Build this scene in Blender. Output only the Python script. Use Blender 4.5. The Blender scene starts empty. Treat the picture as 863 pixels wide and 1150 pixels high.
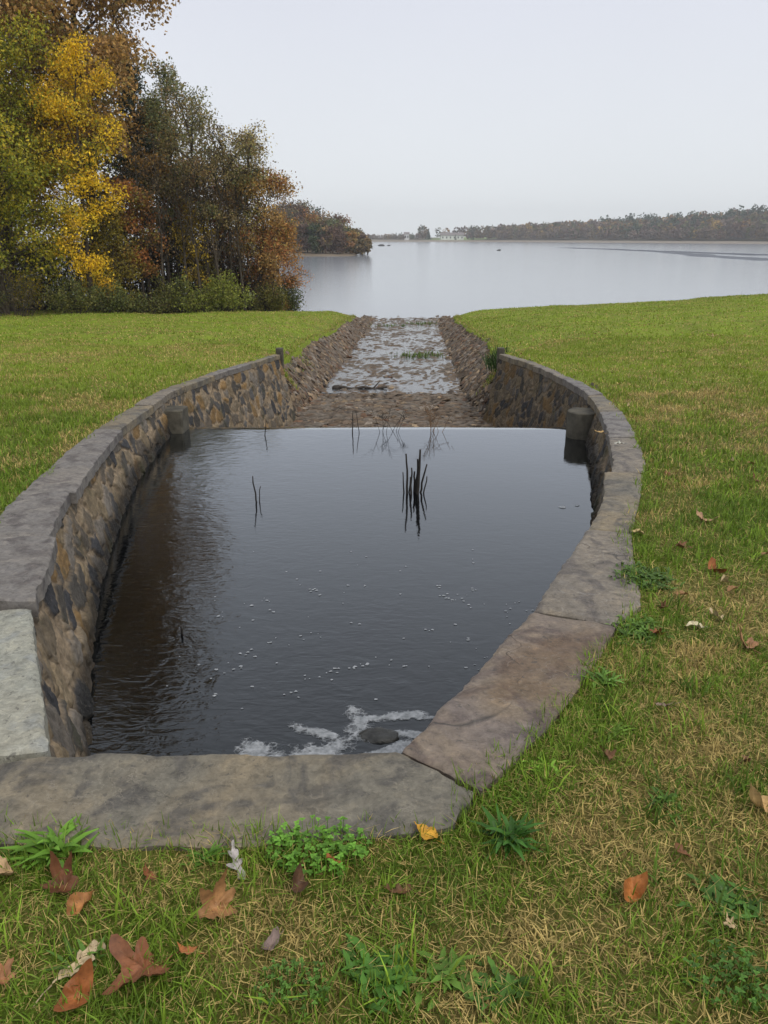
import bpy, math, random
import numpy as np

random.seed(7)
RNG = np.random.default_rng(7)
R = math.radians
scene = bpy.context.scene
COL = scene.collection
SUN_EL, SUN_AZ = R(52), R(140)          # azimuth measured clockwise from +Y (the view direction)

# ------------------------------------------------------------------ helpers
def S(r, g, b):                          # 0-255 display colour -> linear
    return tuple(((c/255)/12.92 if c/255 <= .04045 else ((c/255+.055)/1.055)**2.4) for c in (r, g, b))

def hsh(i, j, k, seed):
    n = (i.astype(np.int64)*374761393 + j.astype(np.int64)*668265263 + k.astype(np.int64)*2147483647 + seed*144665) & 0xFFFFFFFF
    n = ((n ^ (n >> 13))*1274126177) & 0xFFFFFFFF
    n = ((n ^ (n >> 16))*2246822519) & 0xFFFFFFFF
    return ((n ^ (n >> 15)) & 0xFFFFFF)/float(0xFFFFFF)

def vnoise(x, y, z=0., seed=0):          # value noise 0..1
    sh_ = np.broadcast(np.asarray(x), np.asarray(y)).shape; x = np.atleast_1d(np.asarray(x, float)); y = np.atleast_1d(np.asarray(y, float)); z = np.asarray(z, float)+np.zeros_like(x)
    xi = np.floor(x); yi = np.floor(y); zi = np.floor(z)
    u = x-xi; v = y-yi; w = z-zi
    u = u*u*(3-2*u); v = v*v*(3-2*v); w = w*w*(3-2*w)
    r = 0
    for a in (0, 1):
        for b in (0, 1):
            for c in (0, 1):
                r = r+hsh(xi+a, yi+b, zi+c, seed)*(u if a else 1-u)*(v if b else 1-v)*(w if c else 1-w)
    return r if len(sh_) else float(r[0])

def fbm(x, y, z=0., seed=0, oct=4):
    r = 0; a = .5; f = 1.; t = 0
    for o in range(oct):
        r = r+a*vnoise(np.asarray(x)*f, np.asarray(y)*f, np.asarray(z)*f, seed+o*17); t += a; a *= .5; f *= 2.03
    return r/t

def worley(x, y, seed=0, jit=.85):       # F1, F2, cell id (0..1), second id, offset to the cell centre
    xi = np.floor(x); yi = np.floor(y); z0 = np.zeros_like(xi)
    f1 = np.full(x.shape, 9.); f2 = np.full(x.shape, 9.); cid = np.zeros(x.shape); ox = np.zeros(x.shape); oy = np.zeros(x.shape)
    for a in (-2, -1, 0, 1, 2):
        for b in (-2, -1, 0, 1, 2):
            cx = xi+a; cy = yi+b
            px = cx+.5+(hsh(cx, cy, z0, seed)-.5)*jit*1.2; py = cy+.5+(hsh(cx, cy, z0+1, seed)-.5)*jit*1.2
            d = np.hypot(px-x, py-y)
            m = d < f1
            f2 = np.where(m, f1, np.minimum(f2, d))
            cid = np.where(m, hsh(cx, cy, z0+2, seed), cid); ox = np.where(m, x-px, ox); oy = np.where(m, y-py, oy)
            f1 = np.where(m, d, f1)
    return f1, f2, cid, ox, oy

def sstep(a, b, x):
    t = np.clip((np.asarray(x, float)-a)/(b-a), 0, 1); return t*t*(3-2*t)

class MB:
    """collects vertices, quads/tris and vertex colours for ONE mesh object"""
    def __init__(s): s.V = []; s.Q = []; s.T = []; s.C = []; s.n = 0
    def add(s, V, Q=None, T=None, C=None):
        V = np.asarray(V, float).reshape(-1, 3)
        if Q is not None and len(Q): s.Q.append(np.asarray(Q, np.int64).reshape(-1, 4)+s.n)
        if T is not None and len(T): s.T.append(np.asarray(T, np.int64).reshape(-1, 3)+s.n)
        if C is None: C = (1, 1, 1)
        C = np.asarray(C, float)
        if C.size == 3: C = np.tile(C.reshape(1, 3), (len(V), 1))
        s.C.append(C[:, :3]); s.V.append(V); s.n += len(V)
    def tube(s, pts, rad, sides=5, C=None, cap=True):
        pts = np.asarray(pts, float); n = len(pts); rad = np.broadcast_to(np.asarray(rad, float), (n,))
        tan = np.gradient(pts, axis=0); tan /= np.linalg.norm(tan, axis=1)[:, None]+1e-9
        ref = np.array([.31, .17, .93]) if abs(tan[0][2]) < .8 else np.array([.95, .1, .2])
        a = np.cross(tan, ref); a /= np.linalg.norm(a, axis=1)[:, None]+1e-9
        b = np.cross(tan, a)
        th = np.linspace(0, 2*math.pi, sides, endpoint=False)
        V = pts[:, None]+rad[:, None, None]*(np.cos(th)[None, :, None]*a[:, None]+np.sin(th)[None, :, None]*b[:, None])
        i = np.arange(n-1)[:, None]*sides; j = np.arange(sides)[None]; j2 = (j+1) % sides
        Q = np.stack([i+j, i+j2, i+sides+j2, i+sides+j], -1).reshape(-1, 4)
        V = V.reshape(-1, 3); T = None
        if cap:
            V = np.vstack([V, pts[-1:]]); k = (n-1)*sides; T = [[k+q, k+(q+1) % sides, n*sides] for q in range(sides)]
        s.add(V, Q, T, C)
    def grid(s, P, C=None, keep=None, flip=False):
        n, m = P.shape[:2]
        i = np.arange(n-1)[:, None]*m; j = np.arange(m-1)[None]
        Q = np.stack([i+j, i+j+1, i+m+j+1, i+m+j], -1)
        if flip: Q = Q[..., ::-1]
        Q = Q.reshape(-1, 4) if keep is None else Q[keep]
        s.add(P.reshape(-1, 3), Q, None, None if C is None else np.asarray(C).reshape(-1, 3))
    def box(s, x0, x1, y0, y1, z0, z1, C=None):
        V = [(x, y, z) for z in (z0, z1) for y in (y0, y1) for x in (x0, x1)]
        s.add(V, [(0, 2, 3, 1), (4, 5, 7, 6), (0, 1, 5, 4), (1, 3, 7, 5), (3, 2, 6, 7), (2, 0, 4, 6)], None, C)
    def build(s, name, mat, parent=None, smooth=False, loc=None):
        me = bpy.data.meshes.new(name)
        V = np.vstack(s.V); C = np.vstack(s.C)
        if loc is not None: V = V-np.asarray(loc, float)
        me.vertices.add(len(V)); me.vertices.foreach_set('co', V.astype(np.float32).ravel())
        q = np.vstack(s.Q) if s.Q else np.zeros((0, 4), np.int64); t = np.vstack(s.T) if s.T else np.zeros((0, 3), np.int64)
        L = np.concatenate([q.ravel(), t.ravel()]).astype(np.int32)
        me.loops.add(len(L)); me.loops.foreach_set('vertex_index', L)
        st = np.concatenate([np.arange(len(q))*4, len(q)*4+np.arange(len(t))*3]).astype(np.int32)
        me.polygons.add(len(st)); me.polygons.foreach_set('loop_start', st)
        me.polygons.foreach_set('use_smooth', np.full(len(st), bool(smooth)))
        me.update(calc_edges=True)
        at = me.color_attributes.new('Col', 'FLOAT_COLOR', 'POINT')
        at.data.foreach_set('color', np.hstack([C, np.ones((len(C), 1))]).astype(np.float32).ravel())
        me.validate()
        if isinstance(mat, (list, tuple)):
            for m in mat: me.materials.append(m)
        else: me.materials.append(mat)
        o = bpy.data.objects.new(name, me); COL.objects.link(o)
        if loc is not None: o.location = loc
        if parent is not None: o.parent = parent
        return o

def tag(o, label=None, cat=None, group=None, kind=None):
    if label: o['label'] = label
    if cat: o['category'] = cat
    if group: o['group'] = group
    if kind: o['kind'] = kind
    return o

def empty(name, loc, label, cat, group=None):
    o = bpy.data.objects.new(name, None); COL.objects.link(o); o.location = loc; o.empty_display_size = .1
    return tag(o, label, cat, group)

# ------------------------------------------------------------------ materials
class NT:
    def __init__(s, name):
        s.m = bpy.data.materials.new(name); s.m.use_nodes = True; s.t = s.m.node_tree; s.t.nodes.clear()
        s.out = s.n('ShaderNodeOutputMaterial')
    def n(s, typ, **kw):
        nd = s.t.nodes.new(typ)
        for k, v in kw.items():
            if k in nd.inputs: s.set(nd.inputs[k], v)
            else: setattr(nd, k, v)
        return nd
    def set(s, sock, v):
        if isinstance(v, bpy.types.NodeSocket): s.t.links.new(v, sock)
        else: sock.default_value = (*v, 1) if isinstance(v, (tuple, list)) and len(v) == 3 and sock.type == 'RGBA' else v
    def co(s): return s.n('ShaderNodeTexCoord').outputs['Object']
    def map(s, vec, scale=(1, 1, 1), loc=(0, 0, 0), rot=(0, 0, 0)):
        m = s.n('ShaderNodeMapping'); s.set(m.inputs['Vector'], vec)
        m.inputs['Scale'].default_value = scale; m.inputs['Location'].default_value = loc; m.inputs['Rotation'].default_value = rot
        return m.outputs[0]
    def noise(s, vec, scale, detail=4, rough=.55, dist=0):
        k = s.n('ShaderNodeTexNoise'); s.set(k.inputs['Vector'], vec)
        k.inputs['Scale'].default_value = scale; k.inputs['Detail'].default_value = detail
        k.inputs['Roughness'].default_value = rough; k.inputs['Distortion'].default_value = dist
        return k.outputs[0]
    def ramp(s, fac, stops, interp='LINEAR'):
        r = s.n('ShaderNodeValToRGB'); s.set(r.inputs[0], fac); r.color_ramp.interpolation = interp
        e = r.color_ramp.elements
        while len(e) < len(stops): e.new(.5)
        for k, (p, c) in zip(e, stops):
            k.position = p; k.color = (*c, 1) if isinstance(c, (tuple, list)) else (c, c, c, 1)
        return r.outputs[0]
    def mix(s, fac, a, b, mode='MIX'):
        m = s.n('ShaderNodeMix', data_type='RGBA', blend_type=mode)
        s.set(m.inputs[0], fac); s.set(m.inputs[6], a); s.set(m.inputs[7], b); return m.outputs[2]
    def math(s, op, a, b=0.):
        m = s.n('ShaderNodeMath', operation=op); s.set(m.inputs[0], a); s.set(m.inputs[1], b); return m.outputs[0]
    def attr(s): return s.n('ShaderNodeVertexColor', layer_name='Col').outputs[0]
    def bump(s, h, strength=.5, dist=.02, normal=None):
        b = s.n('ShaderNodeBump'); s.set(b.inputs['Height'], h); b.inputs['Strength'].default_value = strength; b.inputs['Distance'].default_value = dist
        if normal is not None: s.set(b.inputs['Normal'], normal)
        return b.outputs[0]
    def bsdf(s, col, rough=.8, normal=None, spec=.3):
        p = s.n('ShaderNodeBsdfPrincipled'); s.set(p.inputs['Base Color'], col); s.set(p.inputs['Roughness'], rough)
        s.set(p.inputs['Specular IOR Level'], spec)
        if normal is not None: s.set(p.inputs['Normal'], normal)
        return p
    def done(s, sh):
        s.t.links.new(sh.outputs[0] if hasattr(sh, 'outputs') else sh, s.out.inputs[0]); return s.m

def mat_leafy(name, trans=.3, rough=.6, var=.25):
    k = NT(name); c = k.attr()
    nz = k.noise(k.co(), 9, 2)
    c = k.mix(var, c, k.mix(1., c, k.ramp(nz, [(.3, .45), (.7, 1.5)]), 'MULTIPLY'))
    p = k.bsdf(c, rough, None, .2)
    t = k.n('ShaderNodeBsdfTranslucent'); k.set(t.inputs[0], c)
    m = k.n('ShaderNodeMixShader'); m.inputs[0].default_value = trans
    k.t.links.new(p.outputs[0], m.inputs[1]); k.t.links.new(t.outputs[0], m.inputs[2])
    return k.done(m)

def mat_bark(name, a, b):
    k = NT(name); v = k.map(k.co(), (6, 6, 1.2))
    nz = k.noise(v, 3, 5)
    return k.done(k.bsdf(k.ramp(nz, [(.3, a), (.7, b)]), .9, k.bump(nz, .6, .03)))

def mat_slab(name, base, warm, dark, light, seed=0., rust=0., lichen=.25):
    k = NT(name); v = k.map(k.co(), (1, 1, 1), (seed, seed*.7, seed*.3))
    n1 = k.noise(v, 2.2, 6, .6, .6); n2 = k.noise(v, 9, 8, .65, .4); n3 = k.noise(v, 70, 4, .7); n4 = k.noise(v, 4.2, 5, .55, 1.4)
    c = k.mix(k.ramp(n1, [(.36, 0), (.66, 1)]), base, warm)
    c = k.mix(k.ramp(n4, [(.5, 0), (.62, .75)]), c, dark)
    c = k.mix(k.ramp(n2, [(.55, 0), (.72, lichen)]), c, light)
    if rust: c = k.mix(k.ramp(k.noise(v, 1.6, 4, .5, .8), [(.48, 0), (.62, rust)]), c, S(96, 74, 50))
    c = k.mix(k.ramp(n3, [(.3, .35), (.6, 0)]), c, k.mix(1., c, (.55, .55, .55), 'MULTIPLY'))
    # hairline cracks where a warped noise crosses its middle
    ck = k.noise(v, 1.1, 3, .5, 1.2); ck = k.math('ABSOLUTE', k.math('SUBTRACT', ck, .5))
    crack = k.math('MULTIPLY', k.ramp(ck, [(.0, 1.), (.0022, 0.)]), k.ramp(k.noise(v, 1.7, 2), [(.54, 0), (.6, 1)]))
    c = k.mix(k.math('MULTIPLY', crack, .75), c, (.03, .028, .025))
    tb = k.n('ShaderNodeMath', operation='SNAP'); k.set(tb.inputs[0], k.noise(v, 3.1, 5, .5, .9)); tb.inputs[1].default_value = .07
    n5 = k.noise(k.map(v, (1, 1, 1), (3, seed, 2)), 24, 8, .75, .6); c = k.mix(1., c, k.ramp(n5, [(.25, .55), (.5, 1.), (.75, 1.4)]), 'MULTIPLY')
    sc = k.noise(k.map(v, (30, 3, 3), rot=(0, 0, .6+seed)), 2, 4, .6, .4); c = k.mix(k.ramp(sc, [(.66, 0), (.74, .35)]), c, light)
    n6 = k.noise(v, 38, 5, .6, .3); n7 = k.noise(k.map(v, (1, 1, 1), (9, 2, seed)), 17, 7, .72, .2)
    c = k.mix(k.ramp(n6, [(.60, 0), (.70, .22)]), c, light); c = k.mix(k.ramp(n6, [(.345, .6), (.385, 0)]), c, (.06, .055, .05))
    c = k.mix(k.ramp(n7, [(.565, 0), (.585, .5)]), c, k.mix(1., c, (1.4, 1.36, 1.28), 'MULTIPLY')); c = k.mix(k.ramp(n7, [(.415, .5), (.435, 0)]), c, k.mix(1., c, (.62, .62, .62), 'MULTIPLY'))
    q = k.noise(k.map(v, (1, 1, 1), (seed*1.7, 4, 8)), 2.1, 7, .58, .7); fr_ = k.math('FRACT', k.math('MULTIPLY', q, 13.))
    led = k.math('MULTIPLY', k.ramp(fr_, [(0., 1.), (.05, .35), (.12, 0.)]), k.ramp(k.noise(v, 2.6, 4, .6), [(.50, 0), (.58, 1)]))  # ledge relief in colour alone: shaded foot here, lit lip below
    c = k.mix(k.math('MULTIPLY', led, .6), c, k.mix(1., c, (.4, .38, .36), 'MULTIPLY'))
    lit = k.math('MULTIPLY', k.ramp(fr_, [(.88, 0.), (1., .45)]), k.ramp(k.noise(v, 3.1, 4, .6), [(.50, 0), (.58, 1)])); c = k.mix(lit, c, light)
    h = k.math('ADD', k.math('MULTIPLY', n2, .5), k.math('ADD', k.math('MULTIPLY', n5, .5), k.math('MULTIPLY', n7, .5)))
    h = k.math('ADD', h, k.math('MULTIPLY', tb.outputs[0], 1.2))
    h = k.math('SUBTRACT', h, k.math('MULTIPLY', crack, .6))
    return k.done(k.bsdf(c, k.ramp(n2, [(.3, .55), (.7, .8)]), k.bump(h, .55, .012), .35))

def mat_masonry():
    k = NT('fieldstone masonry'); c = k.attr(); v = k.co()
    n1 = k.noise(v, 22, 8, .72, .3); n2 = k.noise(v, 60, 4, .7); n3 = k.noise(v, 2.5, 4)
    c = k.mix(1., c, k.ramp(n1, [(.3, .5), (.5, .98), (.7, 1.5)]), 'MULTIPLY'); c = k.mix(k.ramp(k.noise(v, 5, 6, .7, .5), [(.58, 0), (.64, .35)]), c, (.035, .033, .03))
    c = k.mix(k.ramp(n2, [(.55, 0), (.75, .35)]), c, (.3, .27, .22))
    c = k.mix(k.ramp(n3, [(.58, 0), (.7, .45)]), c, S(62, 64, 40))     # moss film
    return k.done(k.bsdf(c, .88, k.bump(k.math('ADD', n1, k.math('MULTIPLY', n2, .5)), .7, .015), .25))

def mat_stone(name, tint=(1, 1, 1)):
    k = NT(name); v = k.co()
    c = k.mix(1., k.attr(), tint, 'MULTIPLY')
    n1 = k.noise(v, 9, 6, .65, .4); n2 = k.noise(v, 40, 3)
    c = k.mix(1., c, k.ramp(n1, [(.25, .45), (.75, 1.5)]), 'MULTIPLY')
    return k.done(k.bsdf(c, .85, k.bump(k.math('ADD', n1, k.math('MULTIPLY', n2, .4)), .6, .02), .3))

def mat_lawn():
    k = NT('lawn soil and thatch'); v = k.co(); c = k.attr()
    n1 = k.noise(v, 26, 6, .7); n2 = k.noise(v, 3.5, 5, .65); n3 = k.noise(k.map(v, (1, 1, 1), (5, 9, 1)), .8, 5, .6)
    c = k.mix(1., c, k.ramp(n1, [(.25, .35), (.5, .9), (.75, 1.5)]), 'MULTIPLY')
    c = k.mix(k.ramp(n2, [(.42, 0), (.7, .5)]), c, S(128, 116, 68))
    c = k.mix(k.ramp(n3, [(.5, 0), (.68, .4)]), c, S(78, 98, 36))
    return k.done(k.bsdf(c, .95, k.bump(k.math('ADD', n1, n2), .9, .05), .1))

def mat_pool():
    k = NT('dark still pool water'); v = k.co()
    sep = k.n('ShaderNodeSeparateXYZ'); k.set(sep.inputs[0], v)
    a = k.noise(k.map(v, (1, 1, 1)), 5.5, 3, .5, .8)
    b = k.noise(k.map(v, (1.1, 2.9, 1), rot=(0, 0, .12)), 7.5, 3, .5, .7)
    # wavelets ring out from the boil by the front slab
    d = k.n('ShaderNodeVectorMath', operation='DISTANCE'); k.set(d.inputs[0], v); d.inputs[1].default_value = (-.15, 3.55, -.9)
    dd = k.math('ADD', d.outputs['Value'], k.math('MULTIPLY', k.noise(v, 2.2, 3), .9))
    w = k.math('SINE', k.math('MULTIPLY', dd, 34))
    fall = k.ramp(k.math('DIVIDE', d.outputs['Value'], 4.), [(0., 1.), (.45, .35), (1., .05)])
    left = k.math('MULTIPLY', k.ramp(k.math('MULTIPLY', k.math('ADD', sep.outputs[0], 3.2), .25), [(.05, 1.), (.95, 0.)]), k.ramp(k.noise(v, .9, 3), [(.3, .35), (.65, 1.3)]))
    amp = k.math('ADD', k.math('ADD', k.math('MULTIPLY', k.noise(v, 1.3, 3), .022), k.math('MULTIPLY', fall, .075)), k.math('MULTIPLY', left, .05))
    h = k.math('ADD', k.math('MULTIPLY', k.math('ADD', a, k.math('MULTIPLY', b, .7)), amp), k.math('MULTIPLY', k.math('MULTIPLY', w, fall), .0035))
    nrm = k.bump(h, 1., .05)
    f = k.n('ShaderNodeFresnel'); f.inputs['IOR'].default_value = 1.333; k.set(f.inputs['Normal'], nrm)
    g = k.n('ShaderNodeBsdfGlossy'); g.inputs['Color'].default_value = (.92, .965, 1., 1); g.inputs['Roughness'].default_value = .035; k.set(g.inputs['Normal'], nrm)
    d = k.n('ShaderNodeBsdfDiffuse'); d.inputs['Color'].default_value = (.003, .0035, .004, 1)
    m = k.n('ShaderNodeMixShader'); k.set(m.inputs[0], k.math('MINIMUM', k.math('MULTIPLY', f.outputs[0], 1.8), 1.))
    k.t.links.new(d.outputs[0], m.inputs[1]); k.t.links.new(g.outputs[0], m.inputs[2]); return k.done(m)

def mat_lake():
    k = NT('lake water'); v = k.co()
    sep = k.n('ShaderNodeSeparateXYZ'); k.set(sep.inputs[0], v)
    a = k.noise(k.map(v, (.5, 1.6, 1)), 2.2, 3, .5); b = k.noise(k.map(v, (.03, .012, 1)), 1.4, 3)
    # two long tongues of ruffled water running away from the right shore
    nz = k.math('MULTIPLY', k.math('SUBTRACT', k.noise(k.map(v, (.012, .012, 1)), 1.5, 4), .5), 26)
    def band(x0, y0, x1, y1, w):
        dx, dy = x1-x0, y1-y0; L = math.hypot(dx, dy)
        u = k.math('ADD', k.math('MULTIPLY', k.math('SUBTRACT', sep.outputs[0], x0), dx/L), k.math('MULTIPLY', k.math('SUBTRACT', sep.outputs[1], y0), dy/L))
        c = k.math('ADD', k.math('MULTIPLY', k.math('SUBTRACT', sep.outputs[0], x0), -dy/L), k.math('MULTIPLY', k.math('SUBTRACT', sep.outputs[1], y0), dx/L))
        c = k.math('ABSOLUTE', k.math('ADD', c, nz))
        m = k.ramp(k.math('DIVIDE', c, w), [(.55, 1), (1, 0)])
        e = k.ramp(k.math('ADD', k.math('DIVIDE', u, L), 0.), [(0, 0), (.06, 1), (.9, 1), (1, 0)])
        return k.math('MULTIPLY', m, e)
    bd = k.math('MAXIMUM', band(86, 405, 112, 215, 9), k.math('MULTIPLY', band(100, 340, 86, 165, 7), .9))
    col = k.mix(bd, (.22, .24, .265), S(60, 64, 72))  # ruffled tongues: their weaker sky reflection put into a darker base colour
    h = k.math('ADD', k.math('MULTIPLY', a, k.math('ADD', .15, k.math('MULTIPLY', bd, 1.2))), k.math('MULTIPLY', b, .02))
    p = k.bsdf(col, k.ramp(bd, [(0, .14), (1, .5)]), k.bump(h, 1., .06), k.ramp(bd, [(0, .5), (1, .14)])); p.inputs['IOR'].default_value = 1.5
    return k.done(p)

def mat_plain(name, col, rough=.8, var=.3, scale=8, spec=.3):
    k = NT(name); nz = k.noise(k.co(), scale, 5)
    c = k.mix(1., col, k.ramp(nz, [(.25, 1-var), (.75, 1+var)]), 'MULTIPLY')
    return k.done(k.bsdf(c, rough, k.bump(nz, .4, .02), spec))

def mat_attr(name, rough=.9, var=.35, scale=6):
    k = NT(name); nz = k.noise(k.co(), scale, 5)
    c = k.mix(1., k.attr(), k.ramp(nz, [(.25, 1-var), (.75, 1+var)]), 'MULTIPLY')
    return k.done(k.bsdf(c, rough, k.bump(nz, .4, .02), .2))

def mat_foam():
    k = NT('water foam'); v = k.co(); a = k.attr(); n1 = k.noise(v, 120, 4, .7); n2 = k.noise(v, 28, 4, .6)
    al = k.math('MULTIPLY', k.math('ADD', k.math('MULTIPLY', a, 1.5), k.math('SUBTRACT', k.math('MULTIPLY', n1, .9), .55)), 1.0)
    p = k.bsdf(k.ramp(n2, [(.3, S(120, 124, 126)), (.7, S(180, 183, 186))]), .6, k.bump(n1, .5, .004), .3)
    t = k.n('ShaderNodeBsdfTransparent'); m = k.n('ShaderNodeMixShader'); k.set(m.inputs[0], k.ramp(al, [(.08, 0), (.85, .78)]))
    k.t.links.new(t.outputs[0], m.inputs[1]); k.t.links.new(p.outputs[0], m.inputs[2]); return k.done(m)

def mat_dryleaf():
    k = NT('dry leaf'); c = k.attr(); v = k.co()
    n1 = k.noise(v, 30, 4, .6); n2 = k.noise(v, 160, 2)
    c = k.mix(1., c, k.ramp(n1, [(.3, .6), (.7, 1.3)]), 'MULTIPLY')
    c = k.mix(k.ramp(n2, [(.64, 0), (.72, .5)]), c, (.05, .03, .02))
    return k.done(k.bsdf(c, .6, k.bump(n1, .4, .004), .3))

M = dict(
    leaf=mat_leafy('autumn foliage', .3), grass=mat_leafy('grass blades', .25, .55, .15), weed=mat_leafy('weed leaves', .25, .45, .2),
    far=mat_leafy('far foliage', .1, .8, .2), bark=mat_bark('grey bark', S(48, 42, 36), S(92, 82, 70)), dead=mat_plain('dead wet stems', S(38, 34, 30), .8),
    brownstem=mat_plain('dead brown stems', S(104, 78, 52), .85), masonry=mat_masonry(), rubble=mat_stone('riprap stone'), lawn=mat_lawn(), pool=mat_pool(), lake=mat_lake(),
    bed=mat_attr('silt and gravel bed', .9, .5, 14), hill=mat_attr('wooded hillside ground'), dry=mat_dryleaf(),
    foam=mat_foam(), concrete=mat_plain('weathered concrete', S(76, 72, 62), .85, .6, 8),
    wetrock=mat_plain('wet dark rock', S(46, 46, 43), .45, .7, 30, .4), white=mat_plain('white siding', (.7, .7, .68), .7, .08, 1), roof=mat_plain('grey roof', S(120, 112, 110), .8, .2, 1),
    glass=mat_plain('dark window', (.03, .035, .04), .15, .1, 1), shallow=None, wood=mat_plain('weathered driftwood', S(62, 56, 50), .8, .4, 8))

# ------------------------------------------------------------------ site layout (metres; camera foot at the origin, +Y towards the lake)
ZW, ZL = -.90, -3.30                      # pool level, lake level
YC = 10.56                                # weir crest
def cz(y): return -.055*np.maximum(0, np.asarray(y, float)-2.2)      # fall of the coping and the lawn
RI = np.array([(.055, 2.15), (.687, 3.287), (1.266, 4.558), (1.767, 5.867), (2.116, 7.069), (2.63, 9.494), (2.856, 11.45), (2.83, 14.35), (2.5, 17.2)])
RO = np.array([(.30, 1.975), (1.0, 3.05), (1.50, 4.45), (2.10, 5.80), (2.50, 7.0), (3.02, 9.4), (3.25, 11.5), (3.18, 14.7), (2.80, 17.4)])
LI = np.array([(-1.08, 2.16), (-1.668, 3.339), (-1.84, 3.90), (-2.259, 5.337), (-2.717, 7.736), (-2.90, 9.863), (-2.99, 11.3), (-2.80, 13.2), (-2.24, 17.2)])
LO = np.array([(-1.55, 2.0), (-2.10, 3.15), (-2.26, 3.75), (-2.66, 5.15), (-3.08, 7.5), (-3.32, 9.7), (-3.42, 11.4), (-3.2, 13.5), (-2.52, 17.4)])

def spline(P, per=24):
    P = np.asarray(P, float); Q = np.vstack([2*P[0]-P[1], P, 2*P[-1]-P[-2]]); out = []
    for i in range(1, len(Q)-2):
        t = np.linspace(0, 1, per, endpoint=False)[:, None]
        a, b, c, d = Q[i-1], Q[i], Q[i+1], Q[i+2]
        out.append(.5*((2*b)+(c-a)*t+(2*a-5*b+4*c-d)*t*t+(3*b-a-3*c+d)*t**3))
    return np.vstack(out+[P[-1:]])
def narrow(O, I): return np.array([I_+(O_-I_)*(1-.32*float(np.clip((O_[1]-3.4)/3., 0, 1))-.2*float(np.clip((O_[1]-8.5)/3., 0, 1))) for O_, I_ in zip(O, I)])
RO, LO = narrow(RO, RI), narrow(LO, LI)
sRI, sRO, sLI, sLO = map(spline, (RI, RO, LI, LO))
def ax(y): return -.6+.039*np.asarray(y, float)
def zfl(y): return -2.2-(np.asarray(y, float)-15.7)*.032
BW = .80
def edge_x(y, side):                       # top of the riprap bank where the grass begins
    y = np.asarray(y, float); base = ax(y)+side*(1.9+BW)
    w0 = np.interp(y, (sLO if side < 0 else sRO)[:, 1], (sLO if side < 0 else sRO)[:, 0])
    base = base+side*.34*(vnoise(y*.55, y*0, seed=15+side)-.5)*sstep(19, 22, y); t = sstep(17.2, 19.5, y); return w0*(1-t)+base*t

yy = np.linspace(17.6, 52, 24); dLI, dLO, dRI, dRO = sLI[::6], sLO[::6], sRI[::6], sRO[::6]
TR = np.vstack([[(-2.3, 1.95)], dLO*.5+dLI*.5, np.c_[edge_x(yy, -1), yy], np.c_[edge_x(yy[::-1], 1), yy[::-1]], (dRO*.5+dRI*.5)[::-1], [(.22, 1.95)]])
OUT = np.vstack([[(-2.4, 1.76), (-2.2, 2.0)], dLO, np.c_[edge_x(yy, -1), yy], np.c_[edge_x(yy[::-1], 1), yy[::-1]], dRO[::-1], [(.285, 1.95), (.2, 1.79)]])

def sdist(poly, x, y):                     # signed distance, + inside
    x = np.asarray(x, float); y = np.asarray(y, float); near = (x > -5.2) & (x < 6.2) & (y > .3) & (y < 54)
    r = np.full(x.shape, -2.)
    if near.any(): r[near] = sdist_(poly, x[near], y[near])
    return r
def sdist_(poly, x, y):
    d = np.full(x.shape, 1e9); ins = np.zeros(x.shape, bool)
    for a, b in zip(poly, np.roll(poly, -1, 0)):
        ex, ey = b-a; L = ex*ex+ey*ey+1e-12
        t = np.clip(((x-a[0])*ex+(y-a[1])*ey)/L, 0, 1)
        d = np.minimum(d, np.hypot(x-a[0]-t*ex, y-a[1]-t*ey))
        if a[1] != b[1]: ins ^= ((a[1] > y) != (b[1] > y)) & (x < (b[0]-a[0])*(y-a[1])/(b[1]-a[1])+a[0])
    return np.where(ins, d, -d)

def G0(x, y):                              # lawn surface without the trench
    x = np.asarray(x, float); y = np.asarray(y, float)
    z = -.055*np.maximum(0, np.minimum(y, 60)-2.2)-.01
    z = z+.055*np.clip(x-4, 0, 60)*sstep(6, 32, y)-.0004*np.maximum(0, x-4)*np.maximum(0, y-30)
    z = z+(fbm(x*.35, y*.35, seed=3)-.5)*(.22+.25*sstep(12, 20, y)*sstep(45, 38, y))*sstep(3, 9, y)*sstep(2.8, 5., np.abs(x))+(fbm(x*3, y*3, seed=5)-.5)*.035
    shore = np.where(x < -7, 62+4*fbm(x*.1, x*0, seed=8), 49.5+1.5*vnoise(x*.12, x*0, seed=9)+np.clip(x-6, 0, 60)*.12)
    z = np.minimum(z, z-(np.maximum(0, y-(shore-4))*.16)**1.25)
    z = np.where(y > shore+14, -5.5, np.maximum(z, -5.5))
    return z
def G(x, y):
    z = G0(x, y); x = np.asarray(x, float); y = np.asarray(y, float)
    dl = np.minimum(np.abs(x-edge_x(y, -1)), np.abs(x-edge_x(y, 1)))
    return z-.28*sstep(1.6, 0, dl)*sstep(17, 20, y)*(y < 60)

def patch(x, y):                           # 0 straw .. 1 green, where the turf is lush
    g = .55*fbm(x*1.7, y*1.7, seed=21)+.45*fbm(x*5.5, y*5.5, seed=22)
    e = np.exp(-np.clip(-sdist(OUT, x, y), 0, 9)/.28)*sstep(9, 3, y)*.16
    return np.clip((g+e-.5)*3.2+.5+.14*sstep(4, 12, y)+.16*sstep(.7, 1.4, x)*sstep(6, 4, y), 0, 1)

STRAW, GREEN, DEEP, LIME = np.array(S(204, 180, 112)), np.array(S(122, 148, 48)), np.array(S(84, 110, 36)), np.array(S(148, 162, 54))
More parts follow.
